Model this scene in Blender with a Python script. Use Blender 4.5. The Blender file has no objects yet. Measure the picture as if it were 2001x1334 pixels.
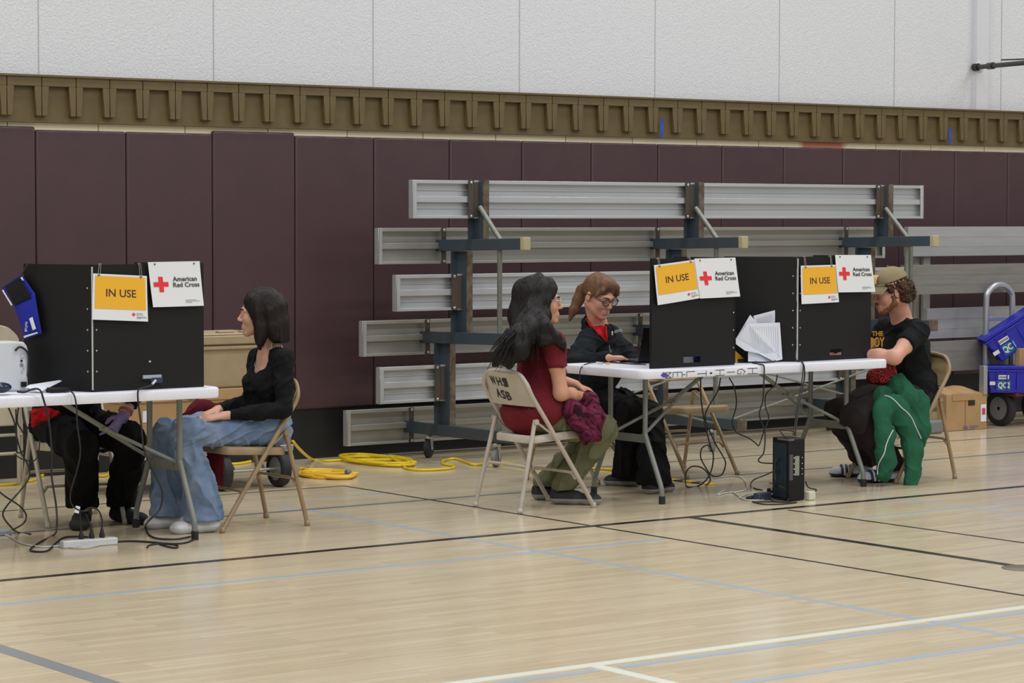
import bpy, math, random
import numpy as np
from mathutils import Vector, Matrix, noise
random.seed(7)
S = bpy.context.scene
COL = S.collection
# ---------------------------------------------------------------- camera
F_PX, YAW, PITCH, ROLL, CAMH = 4946.55, 0.639666, 0.0507971, 0.00205875, 1.62
def cam_axes():
    cy, sy, cp, sp = math.cos(YAW), math.sin(YAW), math.cos(PITCH), math.sin(PITCH)
    f = Vector((sy*cp, cy*cp, -sp)); r = Vector((cy, -sy, 0)); u = r.cross(f)
    cr, sr = math.cos(ROLL), math.sin(ROLL)
    return r*cr+u*sr, u*cr-r*sr, f
CR, CU, CF = cam_axes()
CAMP = Vector((0, 0, CAMH))
cd = bpy.data.cameras.new('camera'); cam = bpy.data.objects.new('camera', cd); COL.objects.link(cam)
cd.sensor_fit = 'HORIZONTAL'; cd.sensor_width = 36.0; cd.lens = F_PX/2001*36.0
cd.clip_start = 0.1; cd.clip_end = 200
cam.matrix_world = Matrix(((CR.x, CU.x, -CF.x, 0), (CR.y, CU.y, -CF.y, 0), (CR.z, CU.z, -CF.z, CAMH), (0, 0, 0, 1)))
S.camera = cam
# ---------------------------------------------------------------- light
S.view_settings.view_transform = 'Standard'; S.view_settings.look = 'None'
S.view_settings.gamma = 1.0; S.view_settings.use_curve_mapping = False
S.view_settings.exposure = 0.0
W = bpy.data.worlds.new('gym_air'); S.world = W; W.use_nodes = True
bg = W.node_tree.nodes['Background']; bg.inputs[0].default_value = (0.90, 0.94, 1.0, 1); bg.inputs[1].default_value = 0.42
def area(loc, sx, sy, energy, col=(1.0, 0.985, 0.965), rot=(0, 0, 0)):
    l = bpy.data.lights.new('ceiling_lamp', 'AREA'); l.shape = 'RECTANGLE'; l.size = sx; l.size_y = sy
    l.energy = energy; l.color = col
    o = bpy.data.objects.new('ceiling_lamp_light', l); o.location = loc; o.rotation_euler = rot; COL.objects.link(o)
for ix in range(4):
    for iy in range(4):
        area((0.5+ix*5.5, -1.5+iy*4.6, 7.6), 1.6, 1.0, 118)
# ---------------------------------------------------------------- helpers
def ray(x, y):
    d = CR*(x-1000.5)-CU*(y-667.0)+CF*F_PX
    return d.normalized()
def P(x, y, X=None, Y=None, Z=None):
    """the real point seen along one sight line of the photograph, on the plane X, Y or Z"""
    d = ray(x, y)
    if X is not None: t = X/d.x
    elif Y is not None: t = Y/d.y
    else: t = (Z-CAMH)/d.z
    return CAMP+d*t
def V(*a): return Vector(a)
class MB:
    def __init__(s): s.v = []; s.f = []; s.m = []
    def add(s, vs, fs, mi=0):
        o = len(s.v); s.v += [tuple(v) for v in vs]; s.f += [tuple(i+o for i in f) for f in fs]; s.m += [mi]*len(fs)
        return s
    def box(s, c, d, R=None, mi=0):
        c = Vector(c); vs = []
        for z in (-.5, .5):
            for y in (-.5, .5):
                for x in (-.5, .5):
                    p = Vector((x*d[0], y*d[1], z*d[2]))
                    if R is not None: p = R @ p
                    vs.append(c+p)
        return s.add(vs, [(0, 2, 3, 1), (4, 5, 7, 6), (0, 1, 5, 4), (2, 6, 7, 3), (0, 4, 6, 2), (1, 3, 7, 5)], mi)
    def bb(s, x0, x1, y0, y1, z0, z1, mi=0):
        return s.box(((x0+x1)/2, (y0+y1)/2, (z0+z1)/2), (abs(x1-x0), abs(y1-y0), abs(z1-z0)), mi=mi)
    def prism(s, poly, a, n, mi=0):
        """poly: list of 3D points (a flat loop); extruded by vector n"""
        n = Vector(n)*a; k = len(poly); vs = [Vector(p) for p in poly]+[Vector(p)+n for p in poly]
        nn = Vector((0, 0, 0))
        for i in range(k):
            p, q = vs[i], vs[(i+1) % k]; nn += p.cross(q)
        fl = nn.dot(n) > 0
        b = tuple(range(k)); t = tuple(range(k, 2*k))
        fs = [b[::-1], t] if fl else [b, t[::-1]]
        for i in range(k):
            j = (i+1) % k
            fs.append((i, j, j+k, i+k) if fl else (i, i+k, j+k, j))
        return s.add(vs, fs, mi)
    def tube(s, pts, r, n=10, closed=False, mi=0, flat=None):
        pts = [Vector(p) for p in pts]; k = len(pts)
        rs = r if isinstance(r, (list, tuple)) else [r]*k
        T = []
        for i in range(k):
            if closed: t = pts[(i+1) % k]-pts[i-1]
            else: t = pts[min(i+1, k-1)]-pts[max(i-1, 0)]
            if t.length < 1e-9: t = Vector((0, 0, 1))
            T.append(t.normalized())
        a = Vector((0, 0, 1)) if abs(T[0].z) < .9 else Vector((1, 0, 0))
        if flat is not None: a = Vector(flat[0])
        N = (a-T[0]*a.dot(T[0])).normalized(); vs = []
        for i in range(k):
            if flat is not None: N = Vector(flat[0])
            N = (N-T[i]*N.dot(T[i])); N = N.normalized() if N.length > 1e-6 else Vector((1, 0, 0))
            B = T[i].cross(N); fa = flat[1] if flat is not None else 1.0
            for j in range(n):
                w = 2*math.pi*j/n
                vs.append(pts[i]+N*math.cos(w)*rs[i]*fa+B*math.sin(w)*rs[i])
        fs = []
        for i in range(k if closed else k-1):
            for j in range(n):
                a0 = i*n+j; a1 = i*n+(j+1) % n; i2 = (i+1) % k
                fs.append((a0, a1, i2*n+(j+1) % n, i2*n+j))
        if not closed:
            fs.append(tuple(range(n))[::-1]); fs.append(tuple((k-1)*n+j for j in range(n)))
        return s.add(vs, fs, mi)
    def cyl(s, a, b, r, n=16, mi=0, r2=None):
        return s.tube([a, b], [r, r if r2 is None else r2], n, mi=mi)
    def lathe(s, prof, c, ax=(0, 0, 1), n=24, mi=0, cap=True):
        ax = Vector(ax).normalized(); q = ax.to_track_quat('Z', 'Y').to_matrix(); c = Vector(c); vs = []
        for (r, h) in prof:
            for j in range(n):
                w = 2*math.pi*j/n; vs.append(c+q @ Vector((r*math.cos(w), r*math.sin(w), h)))
        fs = []; k = len(prof)
        for i in range(k-1):
            for j in range(n):
                fs.append((i*n+j, i*n+(j+1) % n, (i+1)*n+(j+1) % n, (i+1)*n+j))
        if cap: fs.append(tuple(range(n))[::-1]); fs.append(tuple((k-1)*n+j for j in range(n)))
        return s.add(vs, fs, mi)
    def ball(s, c, r, n=12, mi=0):
        if not isinstance(r, (tuple, list)): r = (r, r, r)
        vs = []; fs = []; m = n//2
        for i in range(m+1):
            t = math.pi*i/m
            for j in range(n):
                w = 2*math.pi*j/n
                vs.append((c[0]+r[0]*math.sin(t)*math.cos(w), c[1]+r[1]*math.sin(t)*math.sin(w), c[2]+r[2]*math.cos(t)))
        for i in range(m):
            for j in range(n):
                fs.append((i*n+j, (i+1)*n+j, (i+1)*n+(j+1) % n, i*n+(j+1) % n))
        return s.add(vs, fs, mi)
    def grid(s, fn, nu, nv, mi=0, th=0.0):
        """surface fn(u,v) with optional thickness th"""
        g = [[Vector(fn(i/nu, j/nv)) for j in range(nv+1)] for i in range(nu+1)]
        vs = [g[i][j] for i in range(nu+1) for j in range(nv+1)]; w = nv+1
        fs = [(i*w+j, (i+1)*w+j, (i+1)*w+j+1, i*w+j+1) for i in range(nu) for j in range(nv)]
        if th:
            N = []
            for i in range(nu+1):
                for j in range(nv+1):
                    du = g[min(i+1, nu)][j]-g[max(i-1, 0)][j]; dv = g[i][min(j+1, nv)]-g[i][max(j-1, 0)]
                    n_ = du.cross(dv); N.append(n_.normalized() if n_.length > 0 else Vector((0, 0, 1)))
            o = len(vs); vs = vs+[v-N[k]*th for k, v in enumerate(vs)]
            fs2 = [tuple(o+i for i in f[::-1]) for f in fs]
            rim = [(i*w) for i in range(nu+1)]+[nu*w+j for j in range(1, nv+1)]+[i*w+nv for i in range(nu-1, -1, -1)]+[j for j in range(nv-1, 0, -1)]
            for a in range(len(rim)):
                b = (a+1) % len(rim); fs2.append((rim[b], rim[a], rim[a]+o, rim[b]+o))
            fs = fs+fs2
        return s.add(vs, fs, mi)
def wloc(o):
    p = Vector((0, 0, 0))
    while o is not None: p += o.location; o = o.parent
    return p
def ob(name, mb, mats, parent=None, smooth=False, bevel=0, bseg=2, label=None, angle=None):
    me = bpy.data.meshes.new(name)
    off = wloc(parent) if parent is not None else Vector((0, 0, 0))
    if isinstance(mb, MB):
        vs = [(v[0]-off.x, v[1]-off.y, v[2]-off.z) for v in mb.v]
        me.from_pydata(vs, [], mb.f)
        for i, p in enumerate(me.polygons): p.material_index = mb.m[i]
    else:
        v, f = mb[0], mb[1]
        v = np.asarray(v, dtype=np.float64)-np.array(off)
        nf = len(f); me.vertices.add(len(v)); me.vertices.foreach_set('co', v.ravel())
        me.loops.add(nf*4); me.loops.foreach_set('vertex_index', np.asarray(f, dtype=np.int32).ravel())
        me.polygons.add(nf); me.polygons.foreach_set('loop_start', np.arange(nf, dtype=np.int32)*4)
        try: me.polygons.foreach_set('loop_total', np.full(nf, 4, dtype=np.int32))
        except Exception: pass
        if len(mb) > 2: me.polygons.foreach_set('material_index', np.asarray(mb[2], dtype=np.int32))
    me.update(calc_edges=True); me.validate()
    for m in (mats if isinstance(mats, (list, tuple)) else [mats]): me.materials.append(m)
    if smooth:
        me.polygons.foreach_set('use_smooth', [True]*len(me.polygons))
        if angle is not None: me.set_sharp_from_angle(angle=math.radians(angle))
    o = bpy.data.objects.new(name, me); COL.objects.link(o)
    if parent is not None: o.parent = parent
    if bevel:
        b = o.modifiers.new('edge', 'BEVEL'); b.width = bevel; b.segments = bseg; b.limit_method = 'ANGLE'; b.angle_limit = math.radians(40)
        b.harden_normals = False
        if not smooth:
            me.polygons.foreach_set('use_smooth', [True]*len(me.polygons)); me.set_sharp_from_angle(angle=math.radians(35))
    if label: o['label'] = label
    return o
def tag(o, label, cat, group=None, kind=None):
    o['label'] = label; o['category'] = cat
    if group: o['group'] = group
    if kind: o['kind'] = kind
    return o
def thing(name, label, cat, loc=(0, 0, 0), group=None, kind=None):
    o = bpy.data.objects.new(name, None); COL.objects.link(o); o.location = loc; o.empty_display_size = .1
    return tag(o, label, cat, group, kind)
def struct(name, mb, mats, label=None, **k):
    o = ob(name, mb, mats, **k); o['kind'] = 'structure'
    if label: o['label'] = label
    return o
def copy_tree(o, parent=None):
    c = o.copy(); COL.objects.link(c)
    if parent is not None: c.parent = parent
    for ch in [x for x in list(o.children)]: copy_tree(ch, c)
    return c
def spl(pts, k=6, closed=False):
    pts = [Vector(p) for p in pts]; n = len(pts); out = []
    for i in range(n if closed else n-1):
        if closed: a, b, c, d = pts[i-1], pts[i], pts[(i+1) % n], pts[(i+2) % n]
        else: a, b, c, d = pts[max(i-1, 0)], pts[i], pts[i+1], pts[min(i+2, n-1)]
        for j in range(k):
            t = j/k
            out.append(.5*((2*b)+(c-a)*t+(2*a-5*b+4*c-d)*t*t+(3*b-a-3*c+d)*t*t*t))
    if not closed: out.append(pts[-1])
    return out
def lerp(a, b, t):
    if isinstance(a, np.ndarray) or isinstance(b, np.ndarray):
        a, b = np.array((a[0], a[1], a[2]), float), np.array((b[0], b[1], b[2]), float)
    return a+(b-a)*t
# ---------------------------------------------------------------- materials
def srgb(c):
    return tuple(((x/255)/12.92 if x/255 <= .04045 else ((x/255+.055)/1.055)**2.4) for x in c)
def mat(name, col, rough=.6, metal=0.0, noise_amt=0.0, nscale=30.0, bump=0.0, bscale=200.0, spec=.5, stretch=None, sheen=0.0, col2=None, trans=0.0, emis=None, coat=0.0):
    m = bpy.data.materials.new(name); m.use_nodes = True; nt = m.node_tree; b = nt.nodes['Principled BSDF']
    c = (*srgb(col), 1)
    b.inputs['Base Color'].default_value = c; b.inputs['Roughness'].default_value = rough; b.inputs['Metallic'].default_value = metal
    b.inputs['Specular IOR Level'].default_value = spec
    if sheen: b.inputs['Sheen Weight'].default_value = sheen
    if coat: b.inputs['Coat Weight'].default_value = coat; b.inputs['Coat Roughness'].default_value = .1
    if trans: b.inputs['Transmission Weight'].default_value = trans
    if noise_amt or bump:
        tc = nt.nodes.new('ShaderNodeTexCoord'); mp = nt.nodes.new('ShaderNodeMapping'); nt.links.new(tc.outputs['Object'], mp.inputs[0])
        if stretch: mp.inputs['Scale'].default_value = stretch
    if noise_amt:
        n = nt.nodes.new('ShaderNodeTexNoise'); n.inputs['Scale'].default_value = nscale; n.inputs['Detail'].default_value = 4
        nt.links.new(mp.outputs[0], n.inputs['Vector'])
        mx = nt.nodes.new('ShaderNodeMix'); mx.data_type = 'RGBA'
        k = 1-noise_amt
        c2 = (*srgb(col2), 1) if col2 else (c[0]*k, c[1]*k, c[2]*k, 1)
        mx.inputs[6].default_value = c; mx.inputs[7].default_value = c2
        rp = nt.nodes.new('ShaderNodeMapRange'); rp.inputs[1].default_value = .35; rp.inputs[2].default_value = .65
        rp.inputs[4].default_value = noise_amt if col2 else 1.0
        nt.links.new(n.outputs[0], rp.inputs[0]); nt.links.new(rp.outputs[0], mx.inputs[0]); nt.links.new(mx.outputs[2], b.inputs['Base Color'])
    if bump:
        n2 = nt.nodes.new('ShaderNodeTexNoise'); n2.inputs['Scale'].default_value = bscale; n2.inputs['Detail'].default_value = 3
        nt.links.new(mp.outputs[0], n2.inputs['Vector'])
        bp = nt.nodes.new('ShaderNodeBump'); bp.inputs['Strength'].default_value = 1.0; bp.inputs['Distance'].default_value = bump
        nt.links.new(n2.outputs[0], bp.inputs['Height']); nt.links.new(bp.outputs[0], b.inputs['Normal'])
    return m
# ================================================================ the setting
def floor_material():
    m = bpy.data.materials.new('maple_floor'); m.use_nodes = True; nt = m.node_tree; N = nt.nodes.new; L = nt.links.new; b = nt.nodes['Principled BSDF']
    tc = N('ShaderNodeTexCoord'); sp = N('ShaderNodeSeparateXYZ'); L(tc.outputs['Object'], sp.inputs[0])
    br = N('ShaderNodeTexBrick'); mp = N('ShaderNodeMapping'); L(tc.outputs['Object'], mp.inputs[0])
    br.offset = .37; br.offset_frequency = 3; br.inputs['Scale'].default_value = 1.0
    br.inputs['Brick Width'].default_value = .72; br.inputs['Row Height'].default_value = .057
    br.inputs['Mortar Size'].default_value = .0008; br.inputs['Mortar Smooth'].default_value = .2; br.inputs['Bias'].default_value = -.1
    br.inputs['Color1'].default_value = (*srgb((210, 196, 167)), 1); br.inputs['Color2'].default_value = (*srgb((199, 183, 152)), 1); br.inputs['Mortar'].default_value = (*srgb((176, 156, 120)), 1)
    L(mp.outputs[0], br.inputs[0])
    n = N('ShaderNodeTexNoise'); m2 = N('ShaderNodeMapping'); m2.inputs['Scale'].default_value = (1.3, 26, 1); L(tc.outputs['Object'], m2.inputs[0]); L(m2.outputs[0], n.inputs[0])
    n.inputs['Scale'].default_value = 2.2; n.inputs['Detail'].default_value = 6; n.inputs['Roughness'].default_value = .6
    rp = N('ShaderNodeMapRange'); rp.inputs[1].default_value = .3; rp.inputs[2].default_value = .75; rp.inputs[3].default_value = 1.04; rp.inputs[4].default_value = .84; L(n.outputs[0], rp.inputs[0])
    mx = N('ShaderNodeMix'); mx.data_type = 'RGBA'; mx.blend_type = 'MULTIPLY'; mx.inputs[0].default_value = 1; L(br.outputs[0], mx.inputs[6]); L(rp.outputs[0], mx.inputs[7])
    L(mx.outputs[2], b.inputs['Base Color'])
    b.inputs['Roughness'].default_value = .17; b.inputs['Specular IOR Level'].default_value = .5
    n3 = N('ShaderNodeTexNoise'); n3.inputs['Scale'].default_value = 3.0; m3 = N('ShaderNodeMapping'); m3.inputs['Scale'].default_value = (1, 9, 1); L(tc.outputs['Object'], m3.inputs[0]); L(m3.outputs[0], n3.inputs[0])
    bp = N('ShaderNodeBump'); bp.inputs['Distance'].default_value = .0012; bp.inputs['Strength'].default_value = .5; L(n3.outputs[0], bp.inputs['Height']); L(bp.outputs[0], b.inputs['Normal'])
    return m
m_floor = floor_material()
fl_ = MB(); fl_.bb(-6, 26, -3, 14.2, -.1, 0); FLOOR = struct('floor', fl_, m_floor)
m_black_paint = mat('black_line_paint', (44, 38, 38), .2); m_blue_paint = mat('pale_blue_line_paint', (170, 181, 192), .2)
m_white_paint = mat('white_line_paint', (225, 228, 215), .2); m_grey_paint = mat('grey_line_paint', (136, 140, 143), .2)
m_teal_paint = mat('grey_green_line_paint', (112, 122, 124), .2)
def line_x(px, w, m, x0, x1, z=.0012):
    y = P(*px, Z=0).y; a = MB(); a.bb(x0, x1, y-w/2, y+w/2, 0, z); return ob('court_line', a, m, FLOOR)
def line_y(px, w, m, y0, y1, z=.0009):
    x = P(*px, Z=0).x; a = MB(); a.bb(x-w/2, x+w/2, y0, y1, 0, z); return ob('court_line', a, m, FLOOR)
def FX(x, y): return P(x, y, Z=0).x
def FY(x, y): return P(x, y, Z=0).y
line_x((1000, 1042.2), .052, m_black_paint, -2, 20, .0016)
line_x((500, 1132), .045, m_blue_paint, -2, FX(1302, 1054))
line_x((750, 983.5), .045, m_teal_paint, 0, 20)
line_x((585, 955.5), .02, m_black_paint, 0, FX(668, 949)+.01)
line_x((1750, 869.5), .02, m_black_paint, 9.7, 22)
line_x((650, 972), .03, m_blue_paint, FX(592, 977), FX(745, 964))
line_y((1500, 1082.7), .022, m_black_paint, 2, FY(670, 949.3), .0014)
line_y((1720, 1066), .055, m_black_paint, 7.88, 10.21, .0014)
line_y((1768, 1028), .022, m_black_paint, 3, 10.15, .0014)
line_x((1500, 1253.0), .055, m_white_paint, 2, 14)
line_y((1190, 1307), .055, m_white_paint, 3, FY(1160, 1301), .0013)
line_y((1250, 1112), .042, m_blue_paint, 3, 12.0, .0008)
line_x((1600, 1250.5), .045, m_blue_paint, FX(1212, 1303), 14); line_x((1080, 1321), .045, m_blue_paint, 2, FX(1165, 1309))
line_x((1750, 1290), .045, m_blue_paint, FX(1440, 1337), 14)
line_y((100, 1298.5), .075, m_grey_paint, 2, FY(-40, 1253), .0013)
line_x((1850, 995.5), .03, m_blue_paint, FX(1690, 1013), 20); line_y((1800, 980), .03, m_blue_paint, 6, FY(1620, 956), .0008)
# brass floor plate
a = MB(); c = P(2000, 1110, Z=0); a.lathe([(.10, 0), (.10, .002), (.094, .004), (0.001, .0045)], c, n=40)
tag(ob('floor_plate', a, mat('worn_brass', (128, 120, 98), .35, .7), smooth=True, angle=30), 'round tarnished metal floor plate at the end of a thick black court line', 'floor plate')
# back wall
WY = 14.135
m_wall = mat('painted_rough_wall', (214, 216, 220), .9, noise_amt=.13, nscale=120, bump=.004, bscale=85)
zt = P(1000, 181, Y=14.06).z
a = MB(); a.bb(-6, 26, WY, WY+.2, 2.10, 8.0); WALL = struct('wall_back', a, [m_wall])
m_seam = mat('panel_seam', (172, 173, 176), .9)
for sx in (75, 417, 729, 1015, 1280, 1523, 1748, 1957):
    x = P(sx, 60, Y=WY).x; a = MB(); a.bb(x-.0035, x+.0035, WY-.002, WY, zt-.1, 8); ob('wall_seam', a, m_seam, WALL)
a = MB(); a.bb(-6, 26, WY-.002, WY+.2, .30, 2.10)
def strip_material():
    m = bpy.data.materials.new('cream_block_with_red_patches'); m.use_nodes = True; nt = m.node_tree; N = nt.nodes.new; L = nt.links.new; b = nt.nodes['Principled BSDF']
    tc = N('ShaderNodeTexCoord'); mp = N('ShaderNodeMapping'); mp.inputs['Rotation'].default_value = (math.pi/2, 0, 0); L(tc.outputs['Object'], mp.inputs[0])
    br = N('ShaderNodeTexBrick'); br.inputs['Scale'].default_value = 1; br.inputs['Brick Width'].default_value = .61; br.inputs['Row Height'].default_value = .2; br.offset = 0
    br.inputs['Mortar Size'].default_value = .003; br.inputs['Color1'].default_value = (*srgb((238, 226, 196)), 1); br.inputs['Color2'].default_value = (*srgb((228, 214, 182)), 1); br.inputs['Mortar'].default_value = (*srgb((110, 95, 75)), 1)
    L(mp.outputs[0], br.inputs[0])
    n = N('ShaderNodeTexNoise'); n.inputs['Scale'].default_value = 1.1; L(tc.outputs['Object'], n.inputs[0]); r = N('ShaderNodeMapRange'); r.inputs[1].default_value = .62; r.inputs[2].default_value = .66; L(n.outputs[0], r.inputs[0])
    mx = N('ShaderNodeMix'); mx.data_type = 'RGBA'; L(r.outputs[0], mx.inputs[0]); L(br.outputs[0], mx.inputs[6]); mx.inputs[7].default_value = (*srgb((190, 120, 100)), 1); L(mx.outputs[2], b.inputs['Base Color']); b.inputs['Roughness'].default_value = .8
    return m
a = MB(); a.bb(-6, 26, WY-.004, WY+.2, .30, zt-.1); ob('masonry_course', a, strip_material(), WALL)
a = MB(); a.bb(-6, 26, WY-.015, WY+.2, 0, .33)
struct('baseboard_back', a, mat('black_rubber_base', (27, 26, 27), .55, noise_amt=.3, nscale=8))
# gold-brown moulded band of tapering recesses
m_band = mat('olive_brown_paint', (102, 86, 52), .55, noise_amt=.12, nscale=14)
BY = 14.06                                            # front of the raised faces
z0 = P(1000, 262.2, Y=BY).z; z1 = P(1000, 181.2, Y=BY).z; pitch = .2296
a = MB(); a.bb(-6, 26, BY+.035, WY+.02, z0, z1)       # backing board
a.bb(-6, 26, BY-.012, BY+.04, z1-.010, z1+.004)       # cap lip
xt0 = P(82, 180, Y=BY).x; h = z1-z0
k0 = int((-4-xt0)/pitch)
for k in range(k0, 90):
    xc = xt0+k*pitch
    if xc > 24: break
    w = pitch/2-.0022; zt_ = z1-.008; zr = z1-.066; zb = z0+.040
    # raised face: top rail piece + one tapering tooth centred on the joint
    a.bb(xc+pitch/2-w, xc+pitch/2+w, BY, BY+.036, zr, zt_)
for k in range(k0, 90):
    xc = xt0+k*pitch
    if xc > 24: break
    for s in (-1, 1):
        poly = [V(xc+s*.0022, BY, zr), V(xc+s*.047, BY, zr), V(xc+s*.037, BY, zb), V(xc+s*.0022, BY, zb)]
        a.prism(poly, .036, (0, 1, 0))
struct('trim_1', a, m_band, bevel=.002, bseg=1)
# wall pads
m_pad = mat('maroon_vinyl', (72, 49, 54), .5, noise_amt=.10, nscale=5, bump=.0006, bscale=160)
ordn = ['', 'second', 'third', 'fourth', 'fifth', 'sixth', 'seventh', 'eighth', 'ninth', 'tenth', 'eleventh', 'twelfth', 'thirteenth', 'fourteenth', 'fifteenth', 'sixteenth', 'seventeenth']
PY = 14.10; XJ = 6.882; PP = .6155
for k in range(-4, 21):
    x0 = XJ+k*PP; i = k+1
    dz = .018 if i in (0, 3) else 0.0; out = i < 0 or i > 15
    a = MB(); a.bb(x0+.002, x0+PP-.002, PY, PY+.034, .328, 2.118+dz)
    o = ob('wall_pad', a, m_pad, bevel=.013, bseg=3)
    lab = 'maroon vinyl wall pad outside the photo, past its edge' if out else 'maroon vinyl wall pad cut by the left edge of the photo' if i == 0 else ('maroon vinyl wall pad cut by the right edge of the photo' if i == 15 else (ordn[i+1]+' maroon vinyl wall pad counting from the left edge' if i < 16 else 'maroon pad'))
    if i == 3: lab = 'fourth maroon wall pad from the left, standing slightly higher than its neighbours'
    tag(o, lab, 'wall pad', 'maroon pads along the wall outside the photo' if out else 'maroon pads along the gym wall')
# painted channel on the upper wall, brace arm, tape
a = MB(); x0 = P(1903, 100, Y=14.12).x; x1 = P(1927, 100, Y=14.12).x; a.bb(x0, x1, 14.09, WY+.01, z1+.004, 8)
struct('trim_2', a, mat('white_painted_channel', (206, 207, 212), .5), bevel=.003)
m_dkmetal = mat('dark_green_steel', (44, 49, 46), .45, .3)
a = MB(); p0 = P(1912, 131, Y=14.06); p1 = P(2040, 119, Y=12.9)
hoop = thing('support_arm', 'dark steel arm of a wall-mounted hoop bracket at the top right', 'bracket arm', p0)
a.cyl(p0, p1, .019); a.cyl(lerp(p0, p1, .16), lerp(p0, p1, .24), .027); a.cyl(p0-V(0, -.05, 0), p0, .03)
ob('arm_tube', a, m_dkmetal, hoop, smooth=True, angle=40)
a = MB(); a.cyl(P(1957, 117, Y=13.7), P(2040, 114, Y=12.9), .006); ob('rod', a, m_dkmetal, hoop)
a = MB(); a.lathe([(.05, 0), (.05, .02), (.03, .03)], P(1910, 131, Y=14.11), (0, -1, 0)); ob('wall_flange', a, mat('white_flange', (190, 190, 192), .5), hoop)
m_tape = mat('blue_painters_tape', (40, 72, 170), .7)
for (xa, ya, xb, yb, w, lab) in ((1294, 232, 1292, 269, .026, 'short strip of blue tape hanging on the brown band above the bleacher top'), (1857.5, 249, 1855, 282, .026, 'short strip of blue tape on the brown band near the right edge')):
    t_, b_ = P(xa, ya, Y=BY-.004), P(xb, yb, Y=BY-.004); t_.y = b_.y = BY-.006; a = MB()
    a.grid(lambda u, v: (lerp(b_.x, t_.x, v)+(u-.5)*w, BY-.006-.003*math.sin(v*6), lerp(b_.z, t_.z, v)), 2, 8, th=-.0008)
    tag(ob('tape_strip', a, m_tape), lab, 'tape')
# ================================================================ bleachers
def metal_mat(name, col, rough, metal, rust=0.0, rcol=(94, 62, 44), sc=9):
    return mat(name, col, rough, metal, noise_amt=max(rust, .001), nscale=sc, col2=rcol if rust else None, bump=.0004, bscale=60)
m_alu = mat('mill_aluminium', (196, 198, 200), .42, .55, noise_amt=.06, nscale=4, stretch=(.5, 3, 3))
m_alu2 = mat('aged_aluminium', (176, 174, 166), .5, .45, noise_amt=.08, nscale=4, stretch=(.5, 3, 3))
m_blue_steel = metal_mat('blue_grey_steel', (62, 80, 93), .5, .2, .45, (84, 74, 64), 3.2)
m_rusty = metal_mat('rusty_steel_edge', (84, 66, 54), .7, .2, .8, (120, 112, 96), 20)
m_galv = metal_mat('galvanised_pipe', (128, 132, 122), .45, .5, .3, (96, 90, 76), 25)
m_capm = mat('yellowed_plastic_cap', (176, 168, 132), .6)
m_bracket = metal_mat('dark_bracket_steel', (74, 70, 64), .6, .2, .4, (92, 66, 50), 8)
m_bolt = mat('zinc_bolt', (190, 190, 184), .35, .8)
m_rubber = mat('black_rubber', (30, 30, 31), .6); m_wheelgrey = mat('grey_polyurethane_wheel', (128, 128, 126), .5)
BX0, BX1 = 9.04, 13.60
PL = [('P1', 13.20, 1.826, 1.583, m_alu), ('P2', 13.59, 1.520, 1.286, m_alu2), ('P3', 13.385, 1.222, .989, m_alu), ('P4', 13.775, .914, .682, m_alu2), ('P5', 13.575, .622, .385, m_alu), ('P6', 13.965, .318, .083, m_alu2)]
FR = (9.56, 11.385, 13.205)
bl = thing('bleacher', 'three-row aluminium bleacher tipped up on its casters against the maroon pads', 'bleacher', (9.04, 13.6, 0))
for n_, y, zt_, zb, mm in PL:
    a = MB(); L_ = BX1-BX0; h = zt_-zb
    a.bb(BX0, BX1, y+.035, y+.041, zb, zt_)                      # deck skin seen from below
    for (zz, t) in ((zt_-.011, .022), (zb+.009, .018)): a.bb(BX0, BX1, y, y+.037, zz-t/2, zz+t/2)
    zc = (zt_+zb)/2; a.bb(BX0, BX1, y+.004, y+.037, zc-.019, zc+.019)
    if mm is m_alu:
        a.bb(BX0, BX1, y+.028, y+.037, zc+.055, zc+.06); a.bb(BX0, BX1, y+.028, y+.037, zc-.06, zc-.055)
    pk = ob('seat_plank' if mm is m_alu else 'foot_plank', a, mm, bl, bevel=.0015, bseg=1)
    for xe in (BX0, BX1):
        s = 1 if xe == BX0 else -1
        c_ = MB(); c_.bb(xe-s*.004, xe+s*.028, y-.003, y, zb, zt_); c_.bb(xe-s*.004, xe+s*.002, y-.003, y+.043, zb, zt_)
        ob('end_cap', c_, m_alu, pk, bevel=.002, bseg=1)
def beam(a, X, y0, y1, z0, z1, w=.045, mi=0):
    a.bb(X-w, X, y0, y1, z0, z1, mi)
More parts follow.
